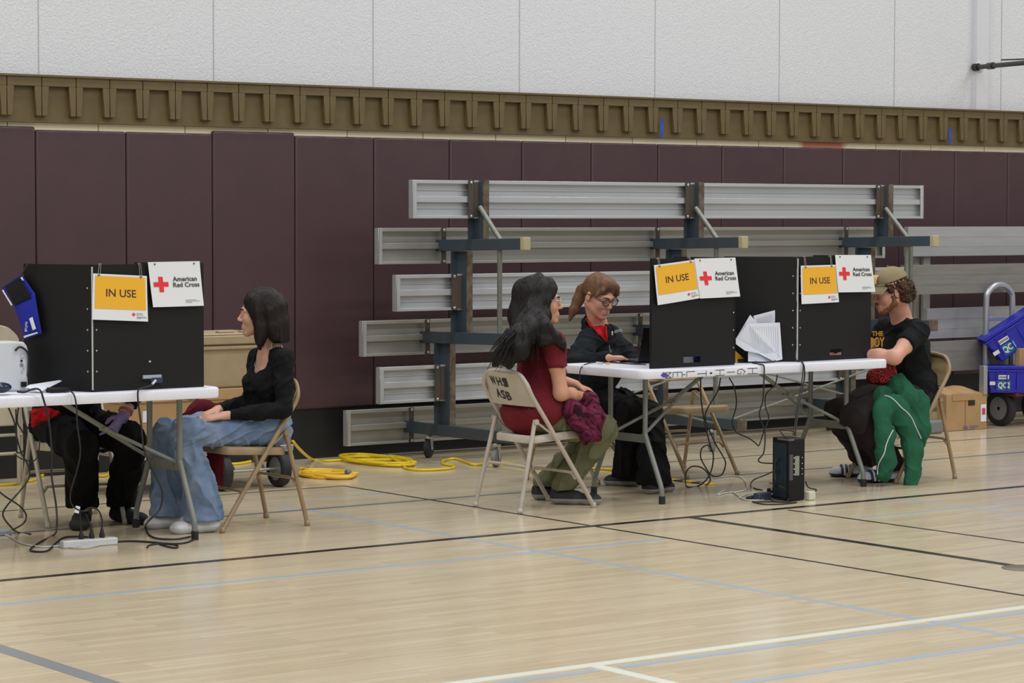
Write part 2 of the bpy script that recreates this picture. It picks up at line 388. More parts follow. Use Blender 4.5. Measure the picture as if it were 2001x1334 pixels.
for X in FR:
    y = 0
    def post(yc0, yc1, zb, zt_):       # channel: blue web facing the frame side and rusty lip to the viewer
        fr.bb(X-.006, X, yc0, yc1, zb, zt_); ed.bb(X-.05, X, yc1-.006 if yc1 < yc0 else yc0-.0, yc0+.004, zb, zt_)
    # posts run vertically, beams run towards the viewer
    for (ya, yb, zb, zt_) in ((13.165, 13.262, 1.44, 1.832), (13.345, 13.452, .83, 1.37), (13.535, 13.642, .225, .762)):
        fr = MB(); ed = MB(); fr.bb(X-.006, X, ya, yb, zb, zt_); fr.bb(X-.05, X-.006, yb-.006, yb, zb, zt_)
        ed.bb(X-.001, X+.045, ya-.006, ya, zb, zt_)
        po = ob('post', fr, m_blue_steel, bl); ob('post_flange', ed, m_rusty, po)
    for (ya, yb, zb, zt_, dz) in ((12.70, 13.655, 1.367, 1.440, .022), (12.70, 13.845, .756, .832, .03), (12.70, 14.02, .150, .224, .012)):
        yb_ = yb
        p = [V(X-.046, ya, zb+dz), V(X-.046, yb_, zb), V(X-.046, yb_, zt_), V(X-.046, ya, zt_+dz)]
        be = MB(); be.prism(p, .046+.002, (1, 0, 0)); bmo = ob('beam', be, m_blue_steel, bl, bevel=.003, bseg=1)
        cp = MB(); cp.bb(X-.05, X+.004, 12.66, 12.70, zb+dz-.003, zt_+dz+.004); ob('end_plug', cp, m_capm if zb > 1 else m_rusty, bmo, bevel=.004)
    br = MB(); br.cyl((X-.02, 13.17, 1.655), (X-.02, 12.94, 1.44), .0165); ob('diagonal_strut', br, m_galv, bl, smooth=True, angle=40)
    br = MB(); br.cyl((X-.02, 12.955, 1.40), (X-.02, 12.955, .2), .0165)
    ob('support_pipe', br, m_galv, bl, smooth=True, angle=40)
    # plank brackets and bolts
    for (n_, yy, zt_, zb, mm) in PL:
        bk = MB()
        if mm is m_alu: x_ = X-.012-.05; bk.bb(x_-.03, x_+.012, yy-.008, yy-.003, zb, zt_+.002); bk.bb(x_+.010, X, yy-.008, yy+.03, zb+.01, zt_-.01); bx = x_-.012
        else: bk.bb(X-.03, X+.006, yy-.008, yy-.003, zb, zt_); bx = X-.012
        bo_ = ob('plank_bracket', bk, m_bracket, bl)
        for zz in (zt_-.014, zb+.014): bo = MB(); bo.lathe([(.010, 0), (.010, .006), (.004, .009)], (bx, yy-.008, zz), (0, -1, 0), n=12); ob('bolt', bo, m_bolt, bo_)
    # casters
    for (yc, zt_, wmat) in ((13.73, .15, m_rubber), (12.975, .155, m_wheelgrey)):
        wy = yc; r = .062 if wmat is m_rubber else .058; wm = MB()
        cax = V(.55, -.83, 0).normalized(); wm.lathe([(.02, -.018), (r-.008, -.018), (r, -.012), (r, .012), (r-.008, .018), (.02, .018)], (X-.03, wy, r), cax, n=28)
        cs = ob('caster_wheel', wm, wmat, bl, smooth=True, angle=40)
        fk = MB(); fk.lathe([(.028, 0), (.03, .012), (.02, .02)], (X-.03, wy, zt_-.022), n=20)
        cside = V(-cax.y, cax.x, 0); cc = V(X-.03, wy, 0)
        for s in (-1, 1): fk.prism([cc+cax*(s*.021)+cside*-.03+V(0, 0, zt_-.015), cc+cax*(s*.021)+cside*.022+V(0, 0, zt_-.015), cc+cax*(s*.021)+cside*.01+V(0, 0, r-.012), cc+cax*(s*.021)+cside*-.008+V(0, 0, r-.012)], .003, cax)
        fk.cyl(cc+V(0, 0, r)-cax*.03, cc+V(0, 0, r)+cax*.03, .007, 10); ob('caster_fork', fk, m_bolt, bl)
# tie rods between the frames
for X in FR[:2]:
    for (za, zb) in ((.19, .60), (.62, .19)):
        a = MB(); a.cyl((X, 12.93, za), (X+1.8, 12.93, zb), .007); ob('tie_rod', a, m_galv, bl)
# second bleacher, seen from its deck side
b2 = thing('bleacher', 'second bleacher with plain weathered boards, behind the hand truck at the right edge', 'bleacher', (13.9, 13.6, 0))
m_board = mat('weathered_aluminium_board', (174, 175, 177), .5, .35, noise_amt=.08, nscale=3.5, stretch=(1, 5, 7)); m_board2 = mat('grey_weathered_plank', (134, 132, 128), .6, .25, noise_amt=.13, nscale=4, stretch=(1, 5, 9))
for (yy, px, yt, yb, mm) in ((13.62, 1775, 443, 501, m_board), (13.42, 1768, 518, 576, m_board2), (13.62, 1812, 603, 662, m_board), (13.42, 1815, 668, 727, m_board2)):
    t_, b_ = P(px, yt, Y=yy), P(px, yb, Y=yy); a = MB()
    a.bb(t_.x, t_.x+4.6, yy, yy+.045, b_.z, t_.z); 
    for q in (.33, .66): zq = lerp(b_.z, t_.z, q); a.bb(t_.x, t_.x+4.6, yy-.0015, yy, zq-.0012, zq+.0012)
    ob('deck_board', a, mm, b2, bevel=.004)
for px in (1790, 2250):
    a = MB(); t_ = P(px, 500, Y=13.72); a.bb(t_.x-.03, t_.x+.03, 13.71, 13.77, .06, t_.z+.2); ob('upright', a, m_alu2, b2)
a = MB()
x_ = P(1807, 560, Y=13.66).x; a.bb(x_, x_+.07, 13.67, 13.70, .3, 1.3); ob('upright', a, m_alu2, b2, bevel=.003)
a = MB(); p_ = P(1779, 560, Y=13.3); a.cyl((p_.x, 13.3, .5), (p_.x, 13.3, 1.43), .017); ob('support_pipe', a, m_galv, b2)
for xx in (14.3, 17.8): a = MB(); a.lathe([(.02, -.018), (.062, -.018), (.062, .018), (.02, .018)], (xx, 13.7, .062), (1, 0, 0), n=24); ob('caster_wheel', a, m_rubber, b2, smooth=True, angle=40)
# ================================================================ folding tables
m_plastic = mat('white_moulded_plastic', (226, 227, 236), .55, noise_amt=.04, nscale=60, bump=.0003, bscale=500)
m_tubeg = mat('grey_powder_coated_tube', (122, 126, 120), .42, .15)
def round_rect(x0, x1, y0, y1, r, n=7):
    pts = []
    for (cx, cy, a0) in ((x1-r, y1-r, 0), (x0+r, y1-r, 90), (x0+r, y0+r, 180), (x1-r, y0+r, 270)):
        for i in range(n+1):
            w = math.radians(a0+90*i/n); pts.append((cx+r*math.cos(w), cy+r*math.sin(w)))
    return pts
def table(name, label, x0, x1, y0, y1, lx0, lx1, brace_side):
    cy = (y0+y1)/2; t = thing(name, label, 'table', ((x0+x1)/2, cy, 0))
    a = MB(); zt_, zb = .757, .706
    lo = round_rect(x0, x1, y0, y1, .06); k = len(lo)
    ins = [(lerp((x0+x1)/2, x, 1-.004/((x1-x0)/2)), lerp(cy, y, 1-.004/((y1-y0)/2))) for x, y in lo]
    def loop(sc, z): return [((x0+x1)/2+(x-(x0+x1)/2)*(1-sc/((x1-x0)/2)), cy+(y-cy)*(1-sc/((y1-y0)/2)), z) for x, y in lo]
    vs = loop(.03, zb+.012)+loop(.03, zb)+loop(.002, zb)+loop(0, zb+.006)+loop(0, zt_-.010)+loop(.003, zt_-.003)+loop(.010, zt_)+loop(.022, zt_)
    fs = [tuple(range(k))]
    for i in range(7):
        for j in range(k): fs.append((i*k+j, (i+1)*k+j, (i+1)*k+(j+1) % k, i*k+(j+1) % k))
    fs.append(tuple(7*k+j for j in range(k))[::-1])
    a.add(vs, [f[::-1] for f in fs]); ob('tabletop', a, m_plastic, t, smooth=True, angle=50)
    for X, s in ((lx0, 1), (lx1, -1)):
        r = .0145
        for sy in (-1, 1):
            yt, yf = cy+sy*.155, cy+sy*.305
            a = MB(); a.tube(spl([(X, yt, zb+.01), (X, yt, .50), (X, yt, .395), (X, yt+sy*.012, .355), (X, yf-sy*.020, .12), (X, yf-sy*.003, .07), (X, yf, .035)], 5), r, 12)
            lg = ob('leg', a, m_tubeg, t, smooth=True, angle=50)
            f_ = MB(); f_.lathe([(.018, 0), (.0185, .004), (.0185, .042), (.015, .045)], (X, yf, 0), n=18); ob('foot_cap', f_, m_rubber, lg, smooth=True, angle=40)
        a = MB(); a.bb(X-.004, X+.004, cy-.165, cy+.165, .335, .375); a.bb(X-.006, X-.004, cy-.165, cy+.165, .331, .336)
        for q in (-.10, .09): a.lathe([(.006, 0), (.005, .004)], (X-s*0-.006, cy+q, .355), (-1, 0, 0), n=10)
        ob('cross_plate', a, m_tubeg, t)
        # folding brace: two arms from the plate meeting in one channel under the top
        xm = X+s*.34; zm = .545; a = MB()
        for sy in (-1, 1): a.tube([(X, cy+sy*.13, .372), (X+s*.06, cy+sy*.115, .40), (xm, cy+sy*.016, zm)], .0095, 8)
        a.tube([(xm-s*.03, cy, zm-.012), (xm+s*.27, cy, .712)], .0125, 8)
        a.cyl((xm, cy-.03, zm), (xm, cy+.03, zm), .012, 10)
        ob('folding_brace', a, m_tubeg, t, smooth=True, angle=40)
        a = MB(); a.cyl((X, cy-.30, .702), (X, cy+.30, .702), .013, 10); ob('pivot_bar', a, m_tubeg, t)
    return t
TR = table('folding_table', 'white plastic folding table on the right with handwriting along its edge', 8.865, 10.765, 10.70, 11.455, 9.06, 10.62, 1)
TL = table('folding_table', 'white plastic folding table cut by the left edge of the photo', 4.40, 6.305, 10.865, 11.625, 4.60, 6.185, 1)
# the hand-lettered edge of the right table: masking tape with felt-pen strokes lying on their side
m_ink = mat('felt_pen_ink', (40, 36, 48), .8); m_purple = mat('purple_ink_smudge', (84, 70, 150), .8)
G = {'M': [(0, 0, 0, 1), (0, 1, .5, .4), (.5, .4, 1, 1), (1, 1, 1, 0)], 'E': [(0, 0, 0, 1), (0, 0, 1, 0), (0, .5, .8, .5), (0, 1, 1, 1)], 'I': [(.5, 0, .5, 1)],
     'L': [(0, 0, 0, 1), (0, 0, .9, 0)], 'T': [(.5, 0, .5, 1), (0, 1, 1, 1)], '*': [(.2, .3, .8, .7), (.2, .7, .8, .3), (.5, .2, .5, .8)],
     'H': [(0, 0, 0, 1), (1, 0, 1, 1), (0, .5, 1, .5)], 'G': [(1, .8, .5, 1), (.5, 1, 0, .6), (0, .6, .2, .1), (.2, .1, .9, .1), (.9, .1, .9, .5), (.9, .5, .5, .5)]}
a = MB()
def edge_pt(px, py): p = P(px, py, Y=10.699); return p
for ch, px0, px1 in (('M', 1300, 1312), ('E', 1315, 1333), ('I', 1334, 1339), ('L', 1342, 1358), ('T', 1363, 1380), ('*', 1386, 1393), ('H', 1398, 1416), ('I', 1421, 1436), ('G', 1440, 1456), ('H', 1461, 1480)):
    yc = 735.2-(px0-1312)*.052; h_ = 5.2 if ch != '*' else 2.6
    for (u0, v0, u1, v1) in G[ch]:
        # letters are turned a quarter: their height runs along the table edge
        q0 = edge_pt(px0+(px1-px0)*v0, yc-h_+2*h_*u0-v0*(px1-px0)*.05-2.4); q1 = edge_pt(px0+(px1-px0)*v1, yc-h_+2*h_*u1-v1*(px1-px0)*.05-2.4)
        d = (q1-q0); 
        if d.length < 1e-4: continue
        n_ = d.normalized().cross(V(0, 1, 0))*.0016; e = d.normalized()*.0012
        a.prism([q0-e-n_, q1+e-n_, q1+e+n_, q0-e+n_], .0006, (0, -1, 0))
ob('handwriting', a, m_ink, TR)
a = MB(); a.prism([edge_pt(1291, 733), edge_pt(1296, 727), edge_pt(1301, 729), edge_pt(1307, 733), edge_pt(1304, 737), edge_pt(1295, 737)], .0008, (0, -1, 0)); ob('ink_smudge', a, m_purple, TR)
# ================================================================ folding chairs
def chair(name, label, m, loc, rz, group=None):
    """local frame: rear feet at x=0, faces +x, centred on y=0"""
    t = thing(name, label, 'chair', (0, 0, 0), group); r = .0125; hw = .205
    m_, mt = m
    for s in (-1, 1):
        y = s*hw
        a = MB(); a.tube(spl([(.505, y, .012), (.355, y, .235), (.165, y, .51)], 4), r, 10)
        ob('leg', a, mt, t, smooth=True, angle=50)                      # front leg (lower part of the long tube)
        a = MB(); yr = s*(hw-.025); a.tube([(0, s*hw, .012), (.118, yr, .50)], r*.95, 10); ob('leg', a, mt, t, smooth=True, angle=50)
        for (fx, fa) in ((.507, -.12), (0, .1)): a = MB(); a.lathe([(.015, 0), (.0155, .012), (.013, .03)], (fx, y, 0), (fa, 0, 1), n=12); ob('foot_cap', a, mt, t, smooth=True)
        a = MB(); a.tube([(.118, yr, .495), (.16, s*(hw-.012), .462), (.232, s*(hw-.005), .412)], .006, 8); a.lathe([(.016, 0), (.016, .006)], (.118, yr+s*.012, .49), (0, s, 0), n=12)
        ob('hinge_link', a, mt, t, smooth=True, angle=40)
    # U-shaped back tube
    pts = [(.165, -hw, .51), (.085, -hw, .622), (.055, -hw+.004, .68), (.040, -hw+.045, .738), (.034, -hw+.11, .757), (.032, 0, .762)]
    pts = pts+[(x, -y, z) for (x, y, z) in pts[-2::-1]]
    a = MB(); a.tube(spl(pts, 5), r, 10); ob('back_tube', a, mt, t, smooth=True, angle=50)
    # curved backrest panel
    def bk(u, v):
        z = lerp(.575, .752, v); x = lerp(.117, .040, v) if z < .66 else lerp(.084, .036, (z-.66)/.092*.9)
        half = hw-.006 if z < .69 else hw-.006-.05*((z-.69)/.062)**2.2
        y = (u*2-1)*half; return (x-.022*(1-(y/hw)**2)*.9, y, z)
    a = MB(); a.grid(bk, 20, 12, th=.006); ob('backrest', a, m_, t, smooth=True, angle=60)
    a = MB(); a.tube([bk(u/20, 0) for u in range(21)], .005, 8); ob('backrest_rim', a, mt, t, smooth=True)
    # seat pan with a rolled edge
    def plan(n=40):
        pts = []
        for (x, y) in round_rect(.095, .478, -.188, .188, .055, 6): pts.append((x, y*(1.0 if x > .3 else lerp(.93, 1, (x-.095)/.2))))
        return pts
    lo = plan(); k = len(lo); cx = .286
    def zt_(x): return .412+(x-.095)/.383*.022
    def loop(sc, dz): return [(cx+(x-cx)*(1-sc/.19), y*(1-sc/.188), zt_(x)+dz) for x, y in lo]
    vs = loop(.004, -.042)+loop(0, -.04)+loop(0, -.008)+loop(.008, 0)+loop(.02, .0)+loop(.05, -.006)+loop(.12, -.010)
    a = MB(); fs = [tuple(range(k))]+[(i*k+j, (i+1)*k+j, (i+1)*k+(j+1) % k, i*k+(j+1) % k) for i in range(6) for j in range(k)]+[tuple(6*k+j for j in range(k))[::-1]]
    a.add(vs, [f[::-1] for f in fs]); ob('seat', a, m_, t, smooth=True, angle=60)
    # cross bars (bowed U braces low on each leg pair)
    a = MB(); a.tube(spl([(.060, -hw+.012, .215), (.064, -hw+.03, .238), (.066, -hw+.06, .248), (.066, hw-.06, .248), (.064, hw-.03, .238), (.060, hw-.012, .215)], 4), .008, 8); ob('cross_bar', a, mt, t, smooth=True)
    a = MB(); a.tube(spl([(.385, -hw+.008, .165), (.378, -hw+.03, .192), (.375, -hw+.06, .20), (.375, hw-.06, .20), (.378, hw-.03, .192), (.385, hw-.008, .165)], 4), .008, 8); ob('cross_bar', a, mt, t, smooth=True)
    t.location = loc; t.rotation_euler = (0, 0, rz)
    return t
def enamel(name, c, c2): return mat(name, c, .42, .05, noise_amt=.6, nscale=9, col2=c2)
m_beige = enamel('beige_enamel', (190, 181, 168), (176, 166, 152)); m_beige_t = enamel('beige_enamel_tube', (186, 178, 167), (165, 154, 140))
m_tan = enamel('tan_enamel', (152, 130, 96), (140, 116, 84)); m_tan_t = enamel('tan_enamel_tube', (156, 134, 102), (128, 104, 76))
m_cream = enamel('cream_enamel', (186, 177, 155), (172, 162, 138)); m_cream_t = enamel('cream_enamel_tube', (176, 170, 152), (150, 142, 122))
CH1 = chair('folding_chair', 'beige folding chair with black stencilled letters on its backrest', (m_beige, m_beige_t), (8.137, 11.065, 0), 0)
CH2 = chair('folding_chair', 'tan folding chair under the woman in blue jeans', (m_tan, m_tan_t), (6.937, 11.30, 0), math.pi)
CH5 = chair('folding_chair', 'tan folding chair under the man in the cap', (m_tan, m_tan_t), (11.392, 10.97, 0), math.pi)
CH6 = chair('folding_chair', 'empty tan folding chair standing behind the right table', (m_tan, m_tan_t), (10.25, 12.215, 0), -math.pi/2)
CH3 = chair('folding_chair', 'cream folding chair under the person in black scrubs behind the left table', (m_cream, m_cream_t), (6.09, 12.24, 0), math.radians(-100))
CH4 = chair('folding_chair', 'tan folding chair under the woman in the dark fleece jacket', (m_tan, m_tan_t), (9.41, 12.31, 0), math.radians(-69.6))
# stencilled letters on the first chair
def glyphs(txt, size, bold=0.0, ext=0.0):
    cu = bpy.data.curves.new('txt', 'FONT'); cu.body = txt; cu.size = size; cu.offset = bold; cu.extrude = ext; cu.resolution_u = 3; cu.align_x = 'LEFT'
    o = bpy.data.objects.new('txt', cu); COL.objects.link(o); bpy.context.view_layer.update()
    me = bpy.data.meshes.new_from_object(o.evaluated_get(bpy.context.evaluated_depsgraph_get()))
    vs = [v.co.copy() for v in me.vertices]; fs = [tuple(p.vertices) for p in me.polygons]
    bpy.data.objects.remove(o); bpy.data.curves.remove(cu); bpy.data.meshes.remove(me)
    return vs, fs
def text_on(fn, txt, u0, v0, hgt, name, m, parent, bold=0.0, wid=None, asp=1.0, lift=.0012):
    """fn(u,v,lift)->point; text's lower-left at (u0,v0), cap height hgt (in v units), wid = width in u units"""
    vs, fs = glyphs(txt, 1.0, bold); xs = [v.x for v in vs]; ys = [v.y for v in vs]; x0, x1 = min(xs), max(xs); capy = .70
    su = (wid/(x1-x0)) if wid else hgt/capy*asp
    a = MB(); a.add([fn(u0+(v.x-x0)*su, v0+v.y/capy*hgt, lift) for v in vs], fs); return ob(name, a, m, parent)
m_stencil = mat('black_stencil_paint', (52, 46, 44), .7)
bpy.context.view_layer.update()
def bkpt(u, v, l):
    z = lerp(.575, .752, v); x = lerp(.117, .040, v) if z < .66 else lerp(.084, .036, (z-.66)/.092*.9); y = (1-u*2)*.19
    return CH1.matrix_world @ V(x-.022*(1-(y/.205)**2)*.9-l-.0075, y, z)
def stencil(txt, u0, v0, h_, w, i):
    o = text_on(bkpt, txt, u0, v0, h_, 'stencilled_letter', m_stencil, None, .03, wid=w, lift=.0015)
    o.parent = CH1; o.matrix_parent_inverse = CH1.matrix_world.inverted()
for i, (t_, u_, v_, w_) in enumerate((('W', .17, .60, .135), ('H', .335, .58, .115), ('S', .475, .56, .10), ('A', .22, .20, .11), ('S', .345, .17, .10), ('B', .46, .14, .11))): stencil(t_, u_, v_, .26, w_, i)
a = MB(); q = [bkpt(.50, .56, .0012), bkpt(.585, .56, .0012), bkpt(.60, .83, .0012), bkpt(.51, .84, .0012)]; a.add(q, [(0, 1, 2, 3)]); o = ob('paint_smear', a, m_stencil); o.parent = CH1; o.matrix_parent_inverse = CH1.matrix_world.inverted()
# ================================================================ privacy screens
m_blackp = mat('black_corrugated_plastic', (17, 17, 18), .5, noise_amt=.35, nscale=2.2, col2=(24, 24, 25), spec=.3); m_hinge = mat('clear_hinge_strip', (190, 190, 188), .4)
ZT, ZS = .757, 1.368
def panel(par, A, B, slot=None, name='panel'):
    """panel standing on the table from A to B (xy), thickness away from the viewer"""
    A, B = Vector(A), Vector(B); d = (B-A); L_ = d.length; d.normalize(); n = Vector((-d.y, d.x)); 
    if n.y < 0: n = -n
    th = .008; M_ = MB(); hs = ZS-ZT
    def W_(s, z, t): return V(A.x+d.x*s+n.x*t, A.y+d.y*s+n.y*t, z)
    def blk(s0, s1, z0, z1):
        vs = [W_(s, z, t) for z in (z0, z1) for t in (0, th) for s in (s0, s1)]
        M_.add(vs, [(0, 2, 3, 1), (4, 5, 7, 6), (0, 1, 5, 4), (2, 6, 7, 3), (0, 4, 6, 2), (1, 3, 7, 5)])
    if slot:
        s0, s1, z0, z1 = slot
        blk(0, s0, ZT, ZS); blk(s1, L_, ZT, ZS); blk(s0, s1, ZT, z0); blk(s0, s1, z1, ZS)
    else: blk(0, L_, ZT, ZS)
    return ob(name, M_, m_blackp, par), W_, L_
def rivets(par, W_, s, zs, name='rivet'):
    for z in zs:
        M_ = MB(); c = W_(s, z, -.001); M_.ball(c, (.005, .005, .005), 10); ob(name, M_, m_bolt, par)
zr = [.855, .955, 1.055, 1.155, 1.255]
def slot_of(A, B, x0, x1, y0, y1):
    A, B = Vector(A), Vector(B); d = (B-A).normalized(); Ym = (A.y+B.y)/2
    p, q = P(x0, y1, Y=Ym), P(x1, y0, Y=Ym)
    return (p.x-A.x)/d.x, (q.x-A.x)/d.x, p.z, q.z
# left screen
cL, eL, rL = (5.617, 10.914), (5.440, 11.29), (6.240, 10.940)
SL = thing('privacy_screen', 'black folding privacy screen on the left table, the blue cuff hanging on it', 'privacy screen', (5.9, 11.0, ZT))
sl = slot_of(cL, rL, 277, 315, 734, 746)
pB, WB, LB = panel(SL, cL, rL, sl); pA, WA, LA = panel(SL, eL, (cL[0]-.006, cL[1]+.004)); pC, WC, LC = panel(SL, (6.236, 10.95), (6.06, 11.32))
rivets(pA, WA, LA-.02, zr); rivets(pB, WB, .02, zr[:3])
a = MB(); a.cyl((cL[0]-.003, cL[1]-.003, ZT+.01), (cL[0]-.003, cL[1]-.003, ZS-.01), .004, 8); ob('hinge', a, m_hinge, SL)
a = MB(); a.ball(WB(.315, .893, -.001), (.007, .003, .005), 8); ob('torn_spot', a, m_hinge, SL)
# right screens
c0, c1 = (8.985, 10.782), (9.617, 10.80)
SR1 = thing('privacy_screen', 'black privacy screen at the left end of the right table, its front panel facing us', 'privacy screen', (9.3, 10.85, ZT))
sl = slot_of(c0, c1, 1335, 1369, 696, 709)
p1_, W1, L1 = panel(SR1, c0, c1, sl); p2_, W2, L2 = panel(SR1, (8.992, 10.795), (9.285, 11.09)); p3_, W3, L3 = panel(SR1, (9.612, 10.812), (9.50, 11.20))
rivets(p1_, W1, L1-.012, zr[:3])
d0, d1 = (10.112, 10.81), (10.742, 10.845)
SR2 = thing('privacy_screen', 'black privacy screen at the right end of the table, before the man in the cap', 'privacy screen', (10.4, 10.9, ZT))
sl = slot_of(d0, d1, 1621, 1647, 681, 694)
q1_, X1_, K1 = panel(SR2, d0, d1, sl); q2_, X2_, K2 = panel(SR2, (9.80, 11.10), (10.106, 10.814)); q3_, X3_, K3 = panel(SR2, (10.738, 10.857), (10.60, 11.2))
rivets(q1_, X1_, .02, zr); rivets(q2_, X2_, K2-.02, zr)
a = MB(); a.cyl((10.109, 10.807, ZT+.01), (10.109, 10.807, ZS-.01), .004, 8); ob('hinge', a, m_hinge, SR2)
a = MB(); a.cyl((c1[0], c1[1], ZT+.01), (c1[0], c1[1], ZS-.01), .003, 8); ob('hinge', a, m_blackp, SR1)
# ================================================================ signs
m_sheet = mat('laminated_white_sheet', (226, 228, 232), .32, coat=.3); m_yel = mat('amber_print', (236, 176, 38), .35, coat=.3); m_redp = mat('red_print', (226, 48, 56), .4); m_txt = mat('dark_print', (58, 44, 40), .5); m_txt2 = mat('grey_black_print', (66, 64, 68), .5)
m_chain = mat('bead_chain', (190, 188, 180), .35, .7)
def sheet(name, label, cs, Y0, slope, m=None, curl=.004, par=None):
    """cs: pixel corners TL,TR,BR,BL on the photo; plane through the panel front: Y = Y0+slope*x"""
    pts = []
    for i, (x, y) in enumerate(cs):
        r_ = ray(x, y); t_ = Y0/(r_.y-slope*r_.x); pts.append(CAMP+r_*t_)
    TL_, TR_, BR_, BL_ = pts; n = (TR_-TL_).cross(BL_-TL_).normalized(); 
    if n.y > 0: n = -n
    def fn(u, v, l=0.0):
        p = TL_*(1-u)*v+TR_*u*v+BR_*u*(1-v)+BL_*(1-u)*(1-v)
        return p+n*(l+curl*math.sin(u*3.1)+curl*1.6*(1-v)**2)
    return fn
def make_sign(kind, label, cs, Y0, slope, hooks, name='hanging_sign'):
    fn = sheet(name, label, cs, Y0, slope)
    t = thing(name, label, 'sign', fn(.5, .5))
    a = MB(); a.grid(lambda u, v: fn(u, v, 0), 16, 16, th=.0008); ob('laminated_sheet', a, m_sheet, t, smooth=True, angle=40)
    def patch(u0, u1, v0, v1, l, nm, mm, nn=14):
        a = MB(); a.grid(lambda u, v: fn(lerp(u0, u1, u), lerp(v0, v1, v), l), nn, nn); return ob(nm, a, mm, t, smooth=True)
    def cross(cu, cv, su, sv, l=.0022):
        k = .30
        a = MB(); a.add([fn(cu+x*su, cv+y*sv, l) for x, y in ((-k, -1), (k, -1), (k, -k), (1, -k), (1, k), (k, k), (k, 1), (-k, 1), (-k, k), (-1, k), (-1, -k), (-k, -k))], [tuple(range(12))]); ob('red_cross', a, m_redp, t)
    if kind == 'use':
        patch(.04, .965, .245, .955, .0018, 'amber_field', m_yel)
        text_on(fn, 'IN USE', .235, .515, .165, 'lettering', m_txt, t, .012, wid=.55, lift=.0024)
        cross(.735, .145, .034, .04); text_on(fn, 'American', .79, .158, .022, 'small_lettering', m_txt2, t, .01, wid=.115); text_on(fn, 'Red Cross', .79, .125, .022, 'small_lettering', m_txt2, t, .01, wid=.125)
        for i, w in enumerate((.17, .19, .09)): patch(.79, .79+w, .092-i*.018, .098-i*.018, .0014, 'small_print', m_txt2, 2)
    else:
        cross(.20, .50, .14, .17); text_on(fn, 'American', .43, .565, .10, 'lettering', m_txt2, t, .022, wid=.48, lift=.0022); text_on(fn, 'Red Cross', .43, .435, .10, 'lettering', m_txt2, t, .022, wid=.52, lift=.0022)
        for i, w in enumerate((.22, .29, .13)): patch(.64, .64+w, .135-i*.028, .142-i*.028, .0014, 'small_print', m_txt2, 2)
    for (u, v, px, py) in hooks:
        g = MB(); p = fn(u, v, .002); g.ball(p, .0045, 8); ob('eyelet', g, mat_eye, t)
        if px:
            r_ = ray(px, py); t_ = (Y0)/(r_.y-slope*r_.x); q = CAMP+r_*t_; h_ = MB()
            up = V(q.x, q.y, ZS+.006); bkp = up+V(0, .014, -.004)
            h_.tube([p+V(.006, -.001, 0), up+V(.004, 0, 0), bkp], .0013, 6); h_.tube([p+V(-.006, -.001, 0), up-V(.004, 0, 0), bkp+V(-.004, 0, 0)], .0013, 6)
            h_.tube([bkp, bkp+V(0, .008, -.05)], .0013, 6); ob('bead_chain', h_, m_chain, t)
    return t
mat_eye = mat('dark_eyelet', (60, 58, 58), .4)
def plane_of(A, B, off):
    s = (B[1]-A[1])/(B[0]-A[0]); return A[1]-s*A[0]-off-.002, s
y0, s0 = plane_of(cL, rL, .012)
make_sign('use', 'amber IN USE sign hanging on chains from the left privacy screen', [(182, 534), (287, 539), (288, 628), (179, 624)], y0, s0, [(.10, .965, 196, 517), (.88, .965, 273, 516)])
y0, s0 = plane_of(cL, rL, .016)
make_sign('arc', 'white relief-organisation sign with red cross on the left privacy screen', [(289, 512), (390, 510), (397, 597), (298, 600)], y0, s0, [(.12, .95, 0, 0), (.88, .95, 0, 0)])
y0, s0 = plane_of(c0, c1, .012)
make_sign('use', 'amber IN USE sign tilted to the left, on the screen beside the woman with glasses', [(1278, 518), (1358, 507), (1367, 582), (1284, 596)], y0, s0, [(.12, .95, 1286, 506), (.88, .95, 1347, 504)])
y0, s0 = plane_of(c0, c1, .016)
make_sign('arc', 'white sign with red cross on the screen beside the woman with glasses', [(1357, 505), (1437, 503), (1445, 579), (1367, 583)], y0, s0, [(.12, .95, 0, 0), (.88, .95, 0, 0)])
y0, s0 = plane_of(d0, d1, .012)
make_sign('use', 'amber IN USE sign hanging straight on the right-hand screen', [(1565, 519), (1634, 517), (1638, 590), (1565, 594)], y0, s0, [(.12, .95, 1572, 501), (.85, .96, 1623, 500)])
y0, s0 = plane_of(d0, d1, .016)
make_sign('arc', 'white sign with red cross overlapping the right-hand screen, before the man in the cap', [(1632, 498), (1702, 498), (1709, 570), (1637, 571)], y0, s0, [(.12, .95, 0, 0), (.88, .95, 0, 0)])
